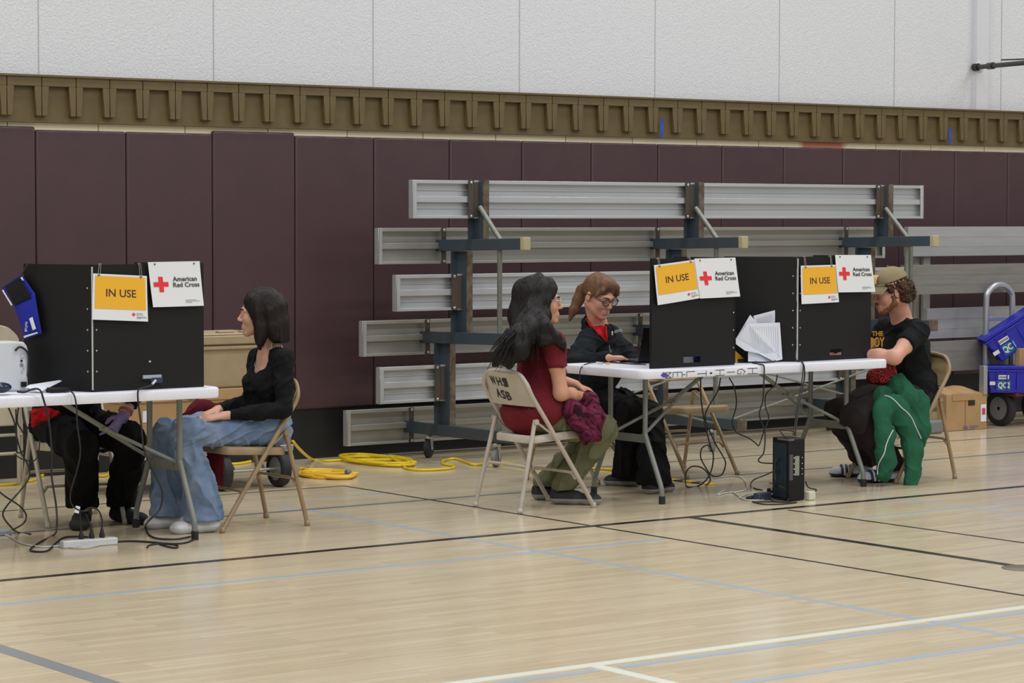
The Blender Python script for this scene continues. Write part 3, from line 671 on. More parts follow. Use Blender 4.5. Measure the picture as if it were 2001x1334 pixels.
# ================================================================ smooth organic forms (implicit surfaces)
class SDF:
    def __init__(s, lo, hi, h):
        s.lo = np.array(lo, float); s.h = h; s.n = np.ceil((np.array(hi)-s.lo)/h).astype(int)+1
        s.D = np.full(s.n, 1.0, dtype=np.float32)
        s.ax = [(s.lo[i]+np.arange(s.n[i])*h).astype(np.float32) for i in range(3)]
    def _blk(s, lo, hi):
        a = [max(0, int((lo[i]-s.lo[i])/s.h)) for i in range(3)]; b = [min(int(s.n[i]), int((hi[i]-s.lo[i])/s.h)+2) for i in range(3)]
        if any(b[i] <= a[i] for i in range(3)): return None
        return tuple(slice(a[i], b[i]) for i in range(3))
    def _xyz(s, sl): return s.ax[0][sl[0]][:, None, None], s.ax[1][sl[1]][None, :, None], s.ax[2][sl[2]][None, None, :]
    def _mix(s, sl, d, k, op):
        A = s.D[sl]
        if op == 'sub':
            d = -d; h = np.clip(.5-.5*(A-d)/max(k, 1e-5), 0, 1); s.D[sl] = A*(1-h)+d*h+k*h*(1-h) if k > 0 else np.maximum(A, d); return
        if k > 0:
            h = np.clip(.5+.5*(A-d)/k, 0, 1); s.D[sl] = A*(1-h)+d*h-k*h*(1-h)
        else: s.D[sl] = np.minimum(A, d)
    def cone(s, a, b, ra, rb, k=.02, flat=None, op='add'):
        a = np.array(a, float); b = np.array(b, float); m = max(ra, rb)*(max(1, flat[1]) if flat else 1)+k+3*s.h
        sl = s._blk(np.minimum(a, b)-m, np.maximum(a, b)+m)
        if sl is None: return s
        X, Y, Z = s._xyz(sl); ab = b-a; L2 = max(ab @ ab, 1e-12)
        px, py, pz = X-a[0], Y-a[1], Z-a[2]
        t = np.clip((px*ab[0]+py*ab[1]+pz*ab[2])/L2, 0, 1)
        ox, oy, oz = px-t*ab[0], py-t*ab[1], pz-t*ab[2]
        if flat:
            v = np.array(flat[0], float); v /= np.linalg.norm(v); c = (ox*v[0]+oy*v[1]+oz*v[2])*(1/flat[1]-1)
            ox, oy, oz = ox+c*v[0], oy+c*v[1], oz+c*v[2]
        d = np.sqrt(ox*ox+oy*oy+oz*oz)-(ra+(rb-ra)*t)
        if flat and flat[1] < 1: d = d*max(flat[1], .4)
        s._mix(sl, d, k, op); return s
    def chain(s, pts, k=.02, flat=None, op='add'):
        for i in range(len(pts)-1): s.cone(pts[i][0], pts[i+1][0], pts[i][1], pts[i+1][1], k, flat, op)
        return s
    def ell(s, c, r, axes=None, k=.02, op='add'):
        c = np.array(c, float); r = np.array(r, float); m = r.max()+k+3*s.h; sl = s._blk(c-m, c+m)
        if sl is None: return s
        X, Y, Z = s._xyz(sl); px, py, pz = X-c[0], Y-c[1], Z-c[2]
        A = np.eye(3) if axes is None else np.array(axes, float)
        q = [px*A[i][0]+py*A[i][1]+pz*A[i][2] for i in range(3)]
        k0 = np.sqrt(sum((q[i]/r[i])**2 for i in range(3))); k1 = np.sqrt(sum((q[i]/r[i]**2)**2 for i in range(3)))
        d = k0*(k0-1)/np.maximum(k1, 1e-6); s._mix(sl, d, k, op); return s
    def box(s, c, hs, axes=None, rnd=.01, k=.01, op='add'):
        c = np.array(c, float); m = np.linalg.norm(hs)+k+3*s.h; sl = s._blk(c-m, c+m)
        if sl is None: return s
        X, Y, Z = s._xyz(sl); px, py, pz = X-c[0], Y-c[1], Z-c[2]; A = np.eye(3) if axes is None else np.array(axes, float)
        q = [np.abs(px*A[i][0]+py*A[i][1]+pz*A[i][2])-(hs[i]-rnd) for i in range(3)]
        d = np.sqrt(sum(np.maximum(x, 0)**2 for x in q))+np.minimum(np.maximum(np.maximum(q[0], q[1]), q[2]), 0)-rnd
        s._mix(sl, d, k, op); return s
    def cut(s, p, n, k=0.0):
        """remove everything on the side the normal n points to"""
        X, Y, Z = s._xyz((slice(None),)*3); n = np.array(n, float); n /= np.linalg.norm(n)
        d = (X-p[0])*n[0]+(Y-p[1])*n[1]+(Z-p[2])*n[2]
        s.D = np.maximum(s.D, d.astype(np.float32)); return s
    def mesh(s):
        D = s.D; D[0] = 1; D[-1] = 1; D[:, 0] = 1; D[:, -1] = 1; D[:, :, 0] = 1; D[:, :, -1] = 1
        nx, ny, nz = D.shape; ins = D < 0
        cs = np.zeros((nx-1, ny-1, nz-1), np.uint8)
        for a in (0, 1):
            for b in (0, 1):
                for c in (0, 1): cs += ins[a:nx-1+a, b:ny-1+b, c:nz-1+c]
        act = (cs > 0) & (cs < 8); idx = -np.ones(act.shape, np.int64); I = np.argwhere(act); idx[act] = np.arange(len(I))
        acc = np.zeros((len(I), 3)); cnt = np.zeros(len(I))
        corners = [(a, b, c) for a in (0, 1) for b in (0, 1) for c in (0, 1)]
        vals = {c: D[I[:, 0]+c[0], I[:, 1]+c[1], I[:, 2]+c[2]].astype(float) for c in corners}
        for c in corners:
            for ax in range(3):
                if c[ax] == 0:
                    e = list(c); e[ax] = 1; e = tuple(e); v0, v1 = vals[c], vals[e]; m = (v0 < 0) != (v1 < 0)
                    t = np.where(m, v0/np.where(v0-v1 == 0, 1, v0-v1), 0)
                    p = np.zeros((len(I), 3)); p[:] = c; p[:, ax] += t; acc[m] += p[m]; cnt[m] += 1
        vs = (I+acc/np.maximum(cnt, 1)[:, None])*s.h+s.lo
        F = []
        for ax in range(3):
            u, w = (ax+1) % 3, (ax+2) % 3
            a0 = [slice(1, -1)]*3; a0[ax] = slice(0, -1); a1 = [slice(1, -1)]*3; a1[ax] = slice(1, None)
            A, B = ins[tuple(a0)], ins[tuple(a1)]; J = np.argwhere(A != B)
            if len(J) == 0: continue
            off = np.array([1, 1, 1]); off[ax] = 0; J = J+off; sgn = ins[J[:, 0], J[:, 1], J[:, 2]]
            du = np.zeros(3, int); du[u] = 1; dw = np.zeros(3, int); dw[w] = 1
            q = [J-du-dw, J-dw, J, J-du]; Q = np.stack([idx[x[:, 0], x[:, 1], x[:, 2]] for x in q], 1)
            Q[~sgn] = Q[~sgn][:, ::-1]; F.append(Q)
        F = np.concatenate(F); F = F[(F >= 0).all(1)]
        return vs, F
def vnormals(v, f):
    n = np.cross(v[f[:, 2]]-v[f[:, 0]], v[f[:, 3]]-v[f[:, 1]]); N = np.zeros_like(v)
    for i in range(4): np.add.at(N, f[:, i], n)
    return N/np.maximum(np.linalg.norm(N, axis=1), 1e-12)[:, None]
def relax(v, f, it=1, lam=.5):
    for _ in range(it):
        A = np.zeros_like(v); c = np.zeros(len(v))
        for i in range(4):
            j = (i+1) % 4; np.add.at(A, f[:, i], v[f[:, j]]); np.add.at(c, f[:, i], 1); np.add.at(A, f[:, j], v[f[:, i]]); np.add.at(c, f[:, j], 1)
        v = v*(1-lam)+lam*A/np.maximum(c, 1)[:, None]
    return v
def displace(v, f, fn):
    N = vnormals(v, f); d = np.array([fn(Vector(p)) for p in v]); return v+N*d[:, None]
def wrinkle(amp, sc, seed=0, R=None, pw=1.0):
    """anisotropic folds: sc = (sx,sy,sz) frequencies in the frame R"""
    o = Vector((seed*3.1, seed*1.7, seed*.9))
    def fn(p):
        q = R @ p if R is not None else p
        x = noise.noise(Vector((q.x*sc[0], q.y*sc[1], q.z*sc[2]))+o)
        return amp*(1-2*abs(x)*2.0) if pw == 2 else amp*x*2
    return fn
def ridge(amp, sc, seed=0, R=None):
    """sharp creases with soft valleys between"""
    o = Vector((seed*5.3, seed*2.1, seed*1.3))
    def fn(p):
        q = R @ p if R is not None else p
        q = q+.02*Vector((noise.noise(p*5+o), noise.noise(p*5-o), 0))
        x = max(0.0, 1-abs(noise.noise(Vector((q.x*sc[0], q.y*sc[1], q.z*sc[2]))+o))*2.6)
        return amp*(x*x-.35)
    return fn
def n3(v): v = np.array(v, float); return v/np.linalg.norm(v)
def arr(v): return np.array((v[0], v[1], v[2]), float)
# ================================================================ people
m_skin_a = mat('light_skin', (206, 158, 134), .5, noise_amt=.08, nscale=18); m_skin_a.node_tree.nodes['Principled BSDF'].inputs['Subsurface Weight'].default_value = .08
m_skin_b = mat('warm_skin', (200, 148, 120), .5, noise_amt=.08, nscale=18)
m_skin_c = mat('rosy_skin', (208, 152, 130), .5, noise_amt=.12, nscale=14)
m_lip = mat('lip', (168, 98, 90), .45); m_eyew = mat('eye_white', (214, 208, 202), .25); m_iris = mat('dark_iris', (44, 32, 26), .2)
def hair_mat(name, c, c2, rough=.5):
    m = mat(name, c, rough, noise_amt=.8, nscale=26, col2=c2, bump=.0007, bscale=150, stretch=(1, 1, .12), spec=.22); return m
m_hair_dk = hair_mat('dark_brown_hair', (34, 26, 24), (20, 15, 14)); m_hair_bk = hair_mat('near_black_hair', (28, 24, 23), (16, 14, 14)); m_hair_rd = hair_mat('auburn_grey_hair', (112, 78, 54), (92, 74, 58)); m_hair_br = hair_mat('brown_curly_hair', (84, 60, 42), (58, 42, 32), .6)
def cloth_mat(name, c, c2=None, amt=.3, ns=20, rough=.9, bump=.0006, bs=420, **k): return mat(name, c, rough, noise_amt=amt, nscale=ns, col2=c2, bump=bump, bscale=bs, sheen=.0, spec=.2, **k)
m_black_knit = cloth_mat('black_knit', (20, 20, 22)); m_denim = cloth_mat('blue_denim', (104, 124, 154), (134, 150, 172), .8, 9, .85); m_black_fleece = cloth_mat('dark_teal_black_fleece', (24, 29, 33)); m_black_trouser = cloth_mat('black_trousers', (17, 17, 19))
m_maroon_tee = cloth_mat('maroon_jersey', (112, 33, 42), (98, 28, 37), .7, 6); m_olive = cloth_mat('olive_twill', (108, 108, 82), (94, 95, 72), .8, 7); m_brown_trouser = cloth_mat('dark_brown_corduroy', (48, 42, 42), (38, 33, 34), .8, 8); m_black_tee = cloth_mat('black_tee', (22, 24, 27))
m_white_shoe = mat('white_leather', (222, 222, 222), .45, noise_amt=.12, nscale=16); m_white_sole = mat('off_white_sole', (198, 200, 204), .6); m_black_shoe = mat('black_shoe_knit', (30, 28, 32), .7); m_grey_sole = mat('grey_foam_sole', (138, 136, 132), .7); m_dark_sole = mat('black_sole', (24, 24, 24), .7)
m_red_cloth = cloth_mat('red_jersey', (190, 28, 34)); m_glove = mat('purple_nitrile', (132, 116, 168), .4)
def finish(name, sd, m, parent, rel=2, disp=None, lam=.5, matfn=None, label=None):
    v, f = sd.mesh(); v = relax(v, f, rel, lam)
    for d in (disp or []): v = displace(v, f, d)
    if matfn is not None:
        c = v[f].mean(axis=1); mi = matfn(c); return ob(name, (v, f, mi), m, parent, smooth=True, label=label)
    return ob(name, (v, f), m, parent, smooth=True, label=label)
def axes(f, up=(0, 0, 1)):
    f = n3(f); u = n3(up)-f*(n3(up) @ f); u = n3(u); l = np.cross(u, f); return f, l, u
class Head:
    def __init__(s, O, f, up=(0, 0, 1), sc=1.0):
        s.O = arr(O); s.f, s.l, s.u = axes(f, up); s.s = sc
    def w(s, a, b, c): return s.O+s.s*(s.f*a+s.l*b+s.u*c)
    @property
    def A(s): return (s.f, s.l, s.u)
    def add(s, d, k0=.012, slim=1.0):
        S_ = s.s; w = s.w
        d.ell(w(-.018, 0, .036), (.096*S_, .075*S_, .087*S_), s.A, k0)
        d.ell(w(.028, 0, -.030), (.062*S_, .058*S_*slim, .084*S_), s.A, .025)
        for y in (-1, 1):
            d.cone(w(-.008, y*.048, -.055), w(.066, y*.012, -.100), .024*S_, .016*S_, .02)
            d.ell(w(.058, y*.036, -.028), (.026*S_, .024*S_, .026*S_), s.A, .02)
            d.cone(w(.086, y*.010, .022), w(.072, y*.048, .016), .010*S_, .009*S_, .014)
        d.ell(w(.076, 0, -.100), (.017*S_, .020*S_, .015*S_), s.A, .015)
        d.cone(w(.083, 0, .012), w(.106, 0, -.024), .007*S_, .0085*S_, .010); d.ell(w(.106, 0, -.030), (.011*S_, .0095*S_, .009*S_), s.A, .008)
        for y in (-1, 1):
            d.ell(w(.097, y*.012, -.034), (.009*S_, .007*S_, .007*S_), s.A, .007)
            d.ell(w(.092, y*.031, -.001), (.013*S_, .017*S_, .011*S_), s.A, .010, 'sub')
            d.ell(w(.0755, y*.031, -.001), (.0135*S_, .0165*S_, .0125*S_), s.A, .004)
            d.ell(w(-.012, y*.077, -.008), (.018*S_, .009*S_, .030*S_), s.A, .006); d.ell(w(-.004, y*.087, -.006), (.009*S_, .006*S_, .016*S_), s.A, .004, 'sub')
        d.ell(w(.070, 0, -.068), (.022*S_, .030*S_, .030*S_), s.A, .010)
        d.cone(w(.088, -.018, -.0635), w(.088, .018, -.0635), .0065*S_, .0065*S_, .010); d.cone(w(.087, -.016, -.0745), w(.087, .016, -.0745), .007*S_, .007*S_, .010)
        pass
    def feats(s, par, brow, lips=True, eyes=True, lidm=None):
        S_ = s.s
        def blob(pts, r, k=.003): 
            P_ = np.array([p for p in pts]); d = SDF(P_.min(0)-.02, P_.max(0)+.02, .0018); d.chain([(p, r) for p in pts], k); return d
        if lips:
            d = blob([s.w(.0875, -.020, -.066), s.w(.0935, 0, -.063), s.w(.0875, .020, -.066)], .0042*S_); d.chain([(s.w(.0875, -.018, -.071), .0045*S_), (s.w(.0935, 0, -.0735), .0052*S_), (s.w(.0875, .018, -.071), .0045*S_)], .002); finish('lips', d, m_lip, par, 1)
        for y in (-1, 1):
            d = blob([s.w(.094, y*.014, .0215), s.w(.089, y*.032, .026), s.w(.074, y*.050, .020)], .0036*S_); finish('eyebrow', d, brow, par, 1)
            if eyes:
                a = MB(); c = s.w(.0768, y*.031, -.003); a.ball(c, .0104*S_, 14); e = ob('eye', a, m_eyew, par, smooth=True)
                a = MB(); c = s.w(.0830, y*.031, -.0035); a.ball(c, .0052*S_, 10); ob('iris', a, m_iris, e, smooth=True)
def hand(d, wr, dr, up, pose='rest', side=1, sc=1.0):
    """add palm, five fingers; wr wrist, dr pointing direction, up = back-of-hand normal"""
    f, l, u = axes(dr, up); w = lambda a, b, c: arr(wr)+sc*(f*a+l*b*side+u*c)
    d.cone(w(.0, 0, 0), w(.075, 0, .002), .024*sc, .027*sc, .012, (u, .55)); d.cone(w(.02, .012, 0), w(.085, .020, 0), .018*sc, .016*sc, .01, (u, .6)); d.cone(w(.02, -.012, 0), w(.078, -.022, -.002), .018*sc, .014*sc, .01, (u, .6))
    L_ = [(.026, .088, .042), (.009, .093, .047), (-.009, .089, .043), (-.026, .081, .034)]
    cur = {'rest': (.30, .55, .4), 'flat': (.10, .2, .15), 'fist': (1.2, 1.5, 1.0), 'type': (.35, .6, .3)}[pose]
    for i, (y, x0, ln) in enumerate(L_):
        cu = cur if not (pose == 'fist' and i == 0) else (.35, .5, .2)
        p = (x0, y, .002); ang = 0
        rr = .0088-.0006*i
        for j in range(3):
            ang += cu[j]; q = (p[0]+math.cos(ang)*ln*(.9, .62, .5)[j], p[1]*(1.03 if j == 0 else 1), p[2]-math.sin(ang)*ln*(.9, .62, .5)[j])
            d.cone(w(*p), w(*q), rr*sc, (rr-.0008)*sc, .004 if j else .006); p = q; rr -= .0008
    d.chain([(w(.018, .020, -.004), .014*sc), (w(.045, .043, -.012), .011*sc), (w(.068, .050, -.020), .0092*sc), (w(.090, .047, -.026), .008*sc)], .006)
def torso(d, pel, ch, nb, sh, f, l, g=1.0, off=0.0, k=.05, bust=0.0, depth=1.0):
    u = n3(arr(nb)-arr(pel)); A = (f, l, u); pel = arr(pel); ch = arr(ch); nb = arr(nb)
    d.ell(pel, (.105*g*depth+off, .155*g+off, .115+off), A, k)
    mid = (pel+ch)/2
    d.ell(mid, (.092*g*depth+off, .128*g+off, .16), A, k)
    d.ell(ch, (.105*g*depth+off, .145*g+off, .15+off), A, k)
    a, b = arr(sh[0]), arr(sh[1]); c = (a+b)/2+u*.012
    d.cone(a, c, .048+off, .060+off, k); d.cone(c, b, .060+off, .048+off, k)
    if bust:
        for y in (-1, 1): d.ell(ch+f*(.066*depth)+l*y*.062-u*.01, (.052+off, .058+off, .055+off), A, .05)
def limb(d, pts, off=0.0, k=.03, flat=None): d.chain([(arr(p), r+off) for p, r in pts], k, flat)
def bounds(pts, m): Q = np.array([arr(p) for p in pts]); return Q.min(0)-m, Q.max(0)+m
def shoe(par, heel, toe, m, ht=.085, wid=.046, sole=.026, name='shoe', ankle=None, label=None, tall=.0):
    """heel and toe are ground points"""
    h, t = arr(heel), arr(toe); f, l, u = axes(t-h); L_ = np.linalg.norm(t-h); d = SDF(*bounds([h, t, h+u*.13], .06), .004); w = lambda a, b, c: h+f*a*L_+l*b+u*c
    d.chain([(w(.12, 0, .034), .034), (w(.45, 0, .032), .032), (w(.82, 0, .030), .030)], .02, (l, wid/.036)); d.cone(w(.13, 0, .06+tall), w(.5, 0, .052), .036, .024, .02, (l, 1.05))
    d.ell(w(.78, 0, .025), (.055, wid, .026+.006), (f, l, u), .02)
    d.cut(w(0, 0, 0), -u)
    d.cut(w(0, 0, ht+tall), u)
    def mf(c): return ((c-h) @ u < sole).astype(int)
    return finish(name, d, m, par, 2, matfn=mf, label=label)
def person(label, loc): return thing('person', label, 'person', loc)
def pts_of(*a): return [arr(x) for x in a]
R3 = lambda f, l, u: Matrix((f, l, u))
# ---------------------------------------------------------------- woman in black top and jeans (faces the left table)
def woman_jeans():
    p = person('woman with dark bob in a black top and wide blue jeans, sitting in profile', (6.75, 11.30, 0))
    a15 = math.radians(6); f = n3((-math.cos(a15), math.sin(a15), 0)); l = n3(np.cross((0, 0, 1), f)); u = n3((0, 0, 1))
    pel = V(6.80, 11.30, .545); shN = P(555, 702, Y=11.13); shF = P(505, 698, Y=11.44); mid = (shN+shF)/2
    nb = mid+V(0, 0, .035); ch = arr(mid)-u*.13+f*.012
    H = Head(P(507, 611, Y=11.29), n3(arr(-CR)*.985+arr(-CF)*.05+np.array((0, 0, -.06))), sc=1.0)
    elN = P(556, 800, Y=11.07); wrN = P(436, 812, Y=11.16); elF = P(490, 785, Y=11.42); wrF = P(425, 800, Y=11.34)
    hipN, hipF = V(6.80, 11.21, .50), V(6.78, 11.40, .50)
    knN = P(357, 848, Y=11.21); knF = P(330, 846, Y=11.38)
    anN = lerp(P(428, 1038, Z=0), P(331, 1043, Z=0), .24); anF = lerp(P(352, 1029, Z=0), P(287, 1033, Z=0), .26); anN.z = .09; anF.z = .09; knF = P(322, 846, Y=11.44)
    # body
    d = SDF(*bounds([H.w(0, 0, .16), pel, knF, knN, anN, anF, shN, elN, wrN, V(6.2, 11.2, .03)], .13), .0045)
    H.add(d); d.cone(H.w(-.030, 0, -.06), arr(nb)+f*.0, .052, .056, .03); torso(d, pel, ch, nb, (shF, shN), f, l, .92, -.012, bust=1, depth=.9)
    for hp, kn, an in ((hipN, knN, anN), (hipF, knF, anF)): limb(d, [(hp, .060), (kn, .040)]); limb(d, [(kn, .040), (lerp(kn, an, .3), .040), (an, .030)]); d.cone(an, arr(an)+np.array((-.02, 0, -.05)), .028, .022, .02)
    for sh, el, wr in ((shN, elN, wrN), (shF, elF, wrF)): limb(d, [(sh, .036), (el, .030)]); limb(d, [(el, .030), (wr, .022)])
    hand(d, wrN, n3(arr(P(400, 818, Y=11.19))-arr(wrN)), (0, -.25, 1), 'rest', -1, .95); hand(d, wrF, n3((-.9, -.2, -.25)), (0, 0, 1), 'rest', 1, .95)
    finish('body', d, m_skin_a, p, 2)
    H.feats(p, m_hair_dk)
    # top with a low round neckline
    d = SDF(*bounds([pel, shN, shF, elN, wrN, wrF, nb], .14), .005)
    torso(d, arr(pel)+np.array((0, 0, .01)), ch, arr(nb)-u*.02, (shF, shN), f, l, .95, .004, bust=1, depth=.9)
    for sh, el, wr in ((shN, elN, lerp(elN, wrN, .86)), (shF, elF, lerp(elF, wrF, .86))): limb(d, [(sh, .052), (lerp(sh, el, .5), .047), (el, .042)], k=.02); limb(d, [(el, .043), (lerp(el, wr, .5), .039), (wr, .029)], k=.02)
    d.ell(arr(mid)+f*.085+u*.002+l*.012, (.070, .078, .082), (f, l, u), .006, 'sub'); d.ell(arr(nb)+u*.04+f*.02, (.080, .078, .060), (f, l, u), .006, 'sub')
    finish('black_top', d, m_black_knit, p, 2, [ridge(.008, (7, 7, 20), 3, R3((.8, 0, .6), (0, 1, 0), (-.6, 0, .8))), wrinkle(.002, (30, 30, 40), 5)])
    # jeans
    d = SDF(*bounds([pel, knN, knF, anN, anF], .14), .005)
    A = (f, l, u); d.ell(arr(pel)-u*.03, (.135, .165, .105), A, .03)
    for hp, kn, an in ((hipN, knN, anN), (hipF, knF, anF)):
        limb(d, [(hp, .094), (lerp(hp, kn, .55), .082), (kn, .070)], 0, .03); lo_ = arr(an)+np.array((-.02, 0, -.03))
        limb(d, [(kn, .070), (lerp(kn, an, .35), .076), (arr(lerp(kn, an, .8)), .090), (lo_, .104)], 0, .02, ((0, 1, 0), .8))
    d.cut((0, 0, .062), (0, 0, -1)); d.cut((0, 0, .645), (0, 0, 1))
    fold1 = ridge(.017, (5, 9, 24), 1, R3((.95, 0, .3), (0, 1, 0), (-.3, 0, .95))); fold2 = ridge(.024, (15, 12, 3.6), 2, R3((.96, 0, .28), (0, 1, 0), (-.28, 0, .96)))
    def fold(q):
        t = min(1, max(0, (.50-q.z)/.12)); e = min(1, max(0, (q.z-.06)/.10))
        return (fold1(q)*(1-t)+fold2(q)*t)*(.25+.75*e)
    finish('jeans', d, m_denim, p, 2, [fold, wrinkle(.003, (22, 30, 30), 7)])
    # hair: bob
    d = SDF(*bounds([H.w(0, 0, 0)], .22), .004); w = H.w
    d.ell(w(-.024, 0, .040), (.106, .086, .094), H.A, .01)
    for y in (-1, 1): d.chain([(w(.030, y*.060, .062), .026), (w(.008, y*.074, .0), .027), (w(-.004, y*.078, -.07), .026), (w(-.002, y*.070, -.13), .022), (w(.006, y*.064, -.185), .006)], .025, (H.l, .55))
    d.chain([(w(-.078, 0, .02), .066), (w(-.090, 0, -.06), .056), (w(-.104, 0, -.115), .040), (w(-.132, 0, -.150), .012)], .03, (H.l, 1.25))
    for y in (-1, 1): d.chain([(w(-.06, y*.05, .0), .043), (w(-.070, y*.055, -.08), .040), (w(-.082, y*.062, -.13), .028), (w(-.104, y*.066, -.155), .008)], .02)
    d.ell(w(.108, 0, -.030), (.070, .058, .105), H.A, .010, 'sub'); d.ell(w(.05, 0, -.10), (.09, .052, .085), H.A, .01, 'sub')
    finish('hair', d, m_hair_dk, p, 2, [wrinkle(.0035, (30, 30, 4), 2), ridge(.0022, (85, 85, 8), 4)])
    # strands, earring, necklace
    for i in range(26):
        y = random.choice((-1, 1)); s0 = random.uniform(-.11, .0); a = MB(); dx = random.uniform(-.02, .02)
        a.tube(spl([w(s0, y*.085*random.uniform(.8, 1.0), -.04), w(s0+dx*.5, y*.088, -.11), w(s0+dx, y*(.075+random.random()*.02), -.175-random.random()*.02)], 4), [.0012]*8+[.0004], 5)
        ob('hair_strand', a, m_hair_dk, p, smooth=True)
    a = MB(); a.tube([w(-.012, .083, -.04), w(-.012, .085, -.062)], .0018, 6); ob('earring', a, m_bolt, p)
    nk = arr(mid)+f*.062-u*.02; pn = nk+f*.020-u*.030
    a = MB(); a.tube(spl([arr(nb)+l*.05+u*.01, pn+l*.02+u*.03, pn, pn-l*.02+u*.03, arr(nb)-l*.05+u*.01], 6), .001, 5); c = ob('necklace', a, m_bolt, p)
    a = MB(); a.lathe([(.001, 0), (.011, .001), (.011, .003), (.001, .004)], pn-u*.01, tuple(f), 16); ob('pendant', a, mat('silver_disc', (205, 205, 212), .3, .3), c)
    for (hx, hy, tx, ty) in ((428, 1038, 331, 1043), (352, 1029, 287, 1033)):
        a_, b_ = P(hx, hy, Z=0), P(tx, ty, Z=0)
        shoe(p, a_, b_, [m_white_shoe, m_white_sole], .10, .05, .03, 'shoe')
woman_jeans()
m_gold = mat('gold_metal', (205, 170, 100), .25, .9); m_frame = mat('tortoise_frame', (34, 28, 26), .25); m_lens = mat('clear_lens', (240, 240, 240), .03, trans=1.0); m_wire = mat('pale_wire_frame', (190, 186, 180), .25, .6)
m_lens.node_tree.nodes['Principled BSDF'].inputs['IOR'].default_value = 1.05
def glasses(par, H, m, r=.0235, th=.0022, rect=1.18, full=True):
    g = None
    for y in (-1, 1):
        c = [H.w(.100-abs(math.cos(t))*.004, y*(.0315+.0235*rect*math.cos(t)), -.002+.0195*math.sin(t)) for t in [2*math.pi*i/24 for i in range(24)]]
        a = MB(); a.tube(c, th*H.s, 6, closed=True)
        if g is None:
            a.tube(spl([H.w(.098, -.008, .004), H.w(.104, 0, .008), H.w(.098, .008, .004)], 4), th*H.s*.9, 6)
            g = ob('glasses', a, m, par, smooth=True)
        else: ob('rim', a, m, g, smooth=True)
        a = MB(); a.tube(spl([H.w(.096, y*.060, .006), H.w(.088, y*.073, .008), H.w(.03, y*.082, .010), H.w(-.015, y*.083, .008), H.w(-.035, y*.082, -.012)], 4), th*H.s, 6); ob('temple', a, m, g, smooth=True)
        a = MB(); a.add([H.w(.0985, y*(.0315+.022*rect*math.cos(t)), -.002+.0185*math.sin(t)) for t in [2*math.pi*i/20 for i in range(20)]], [tuple(range(20))]); ob('lens', a, m_lens, g)
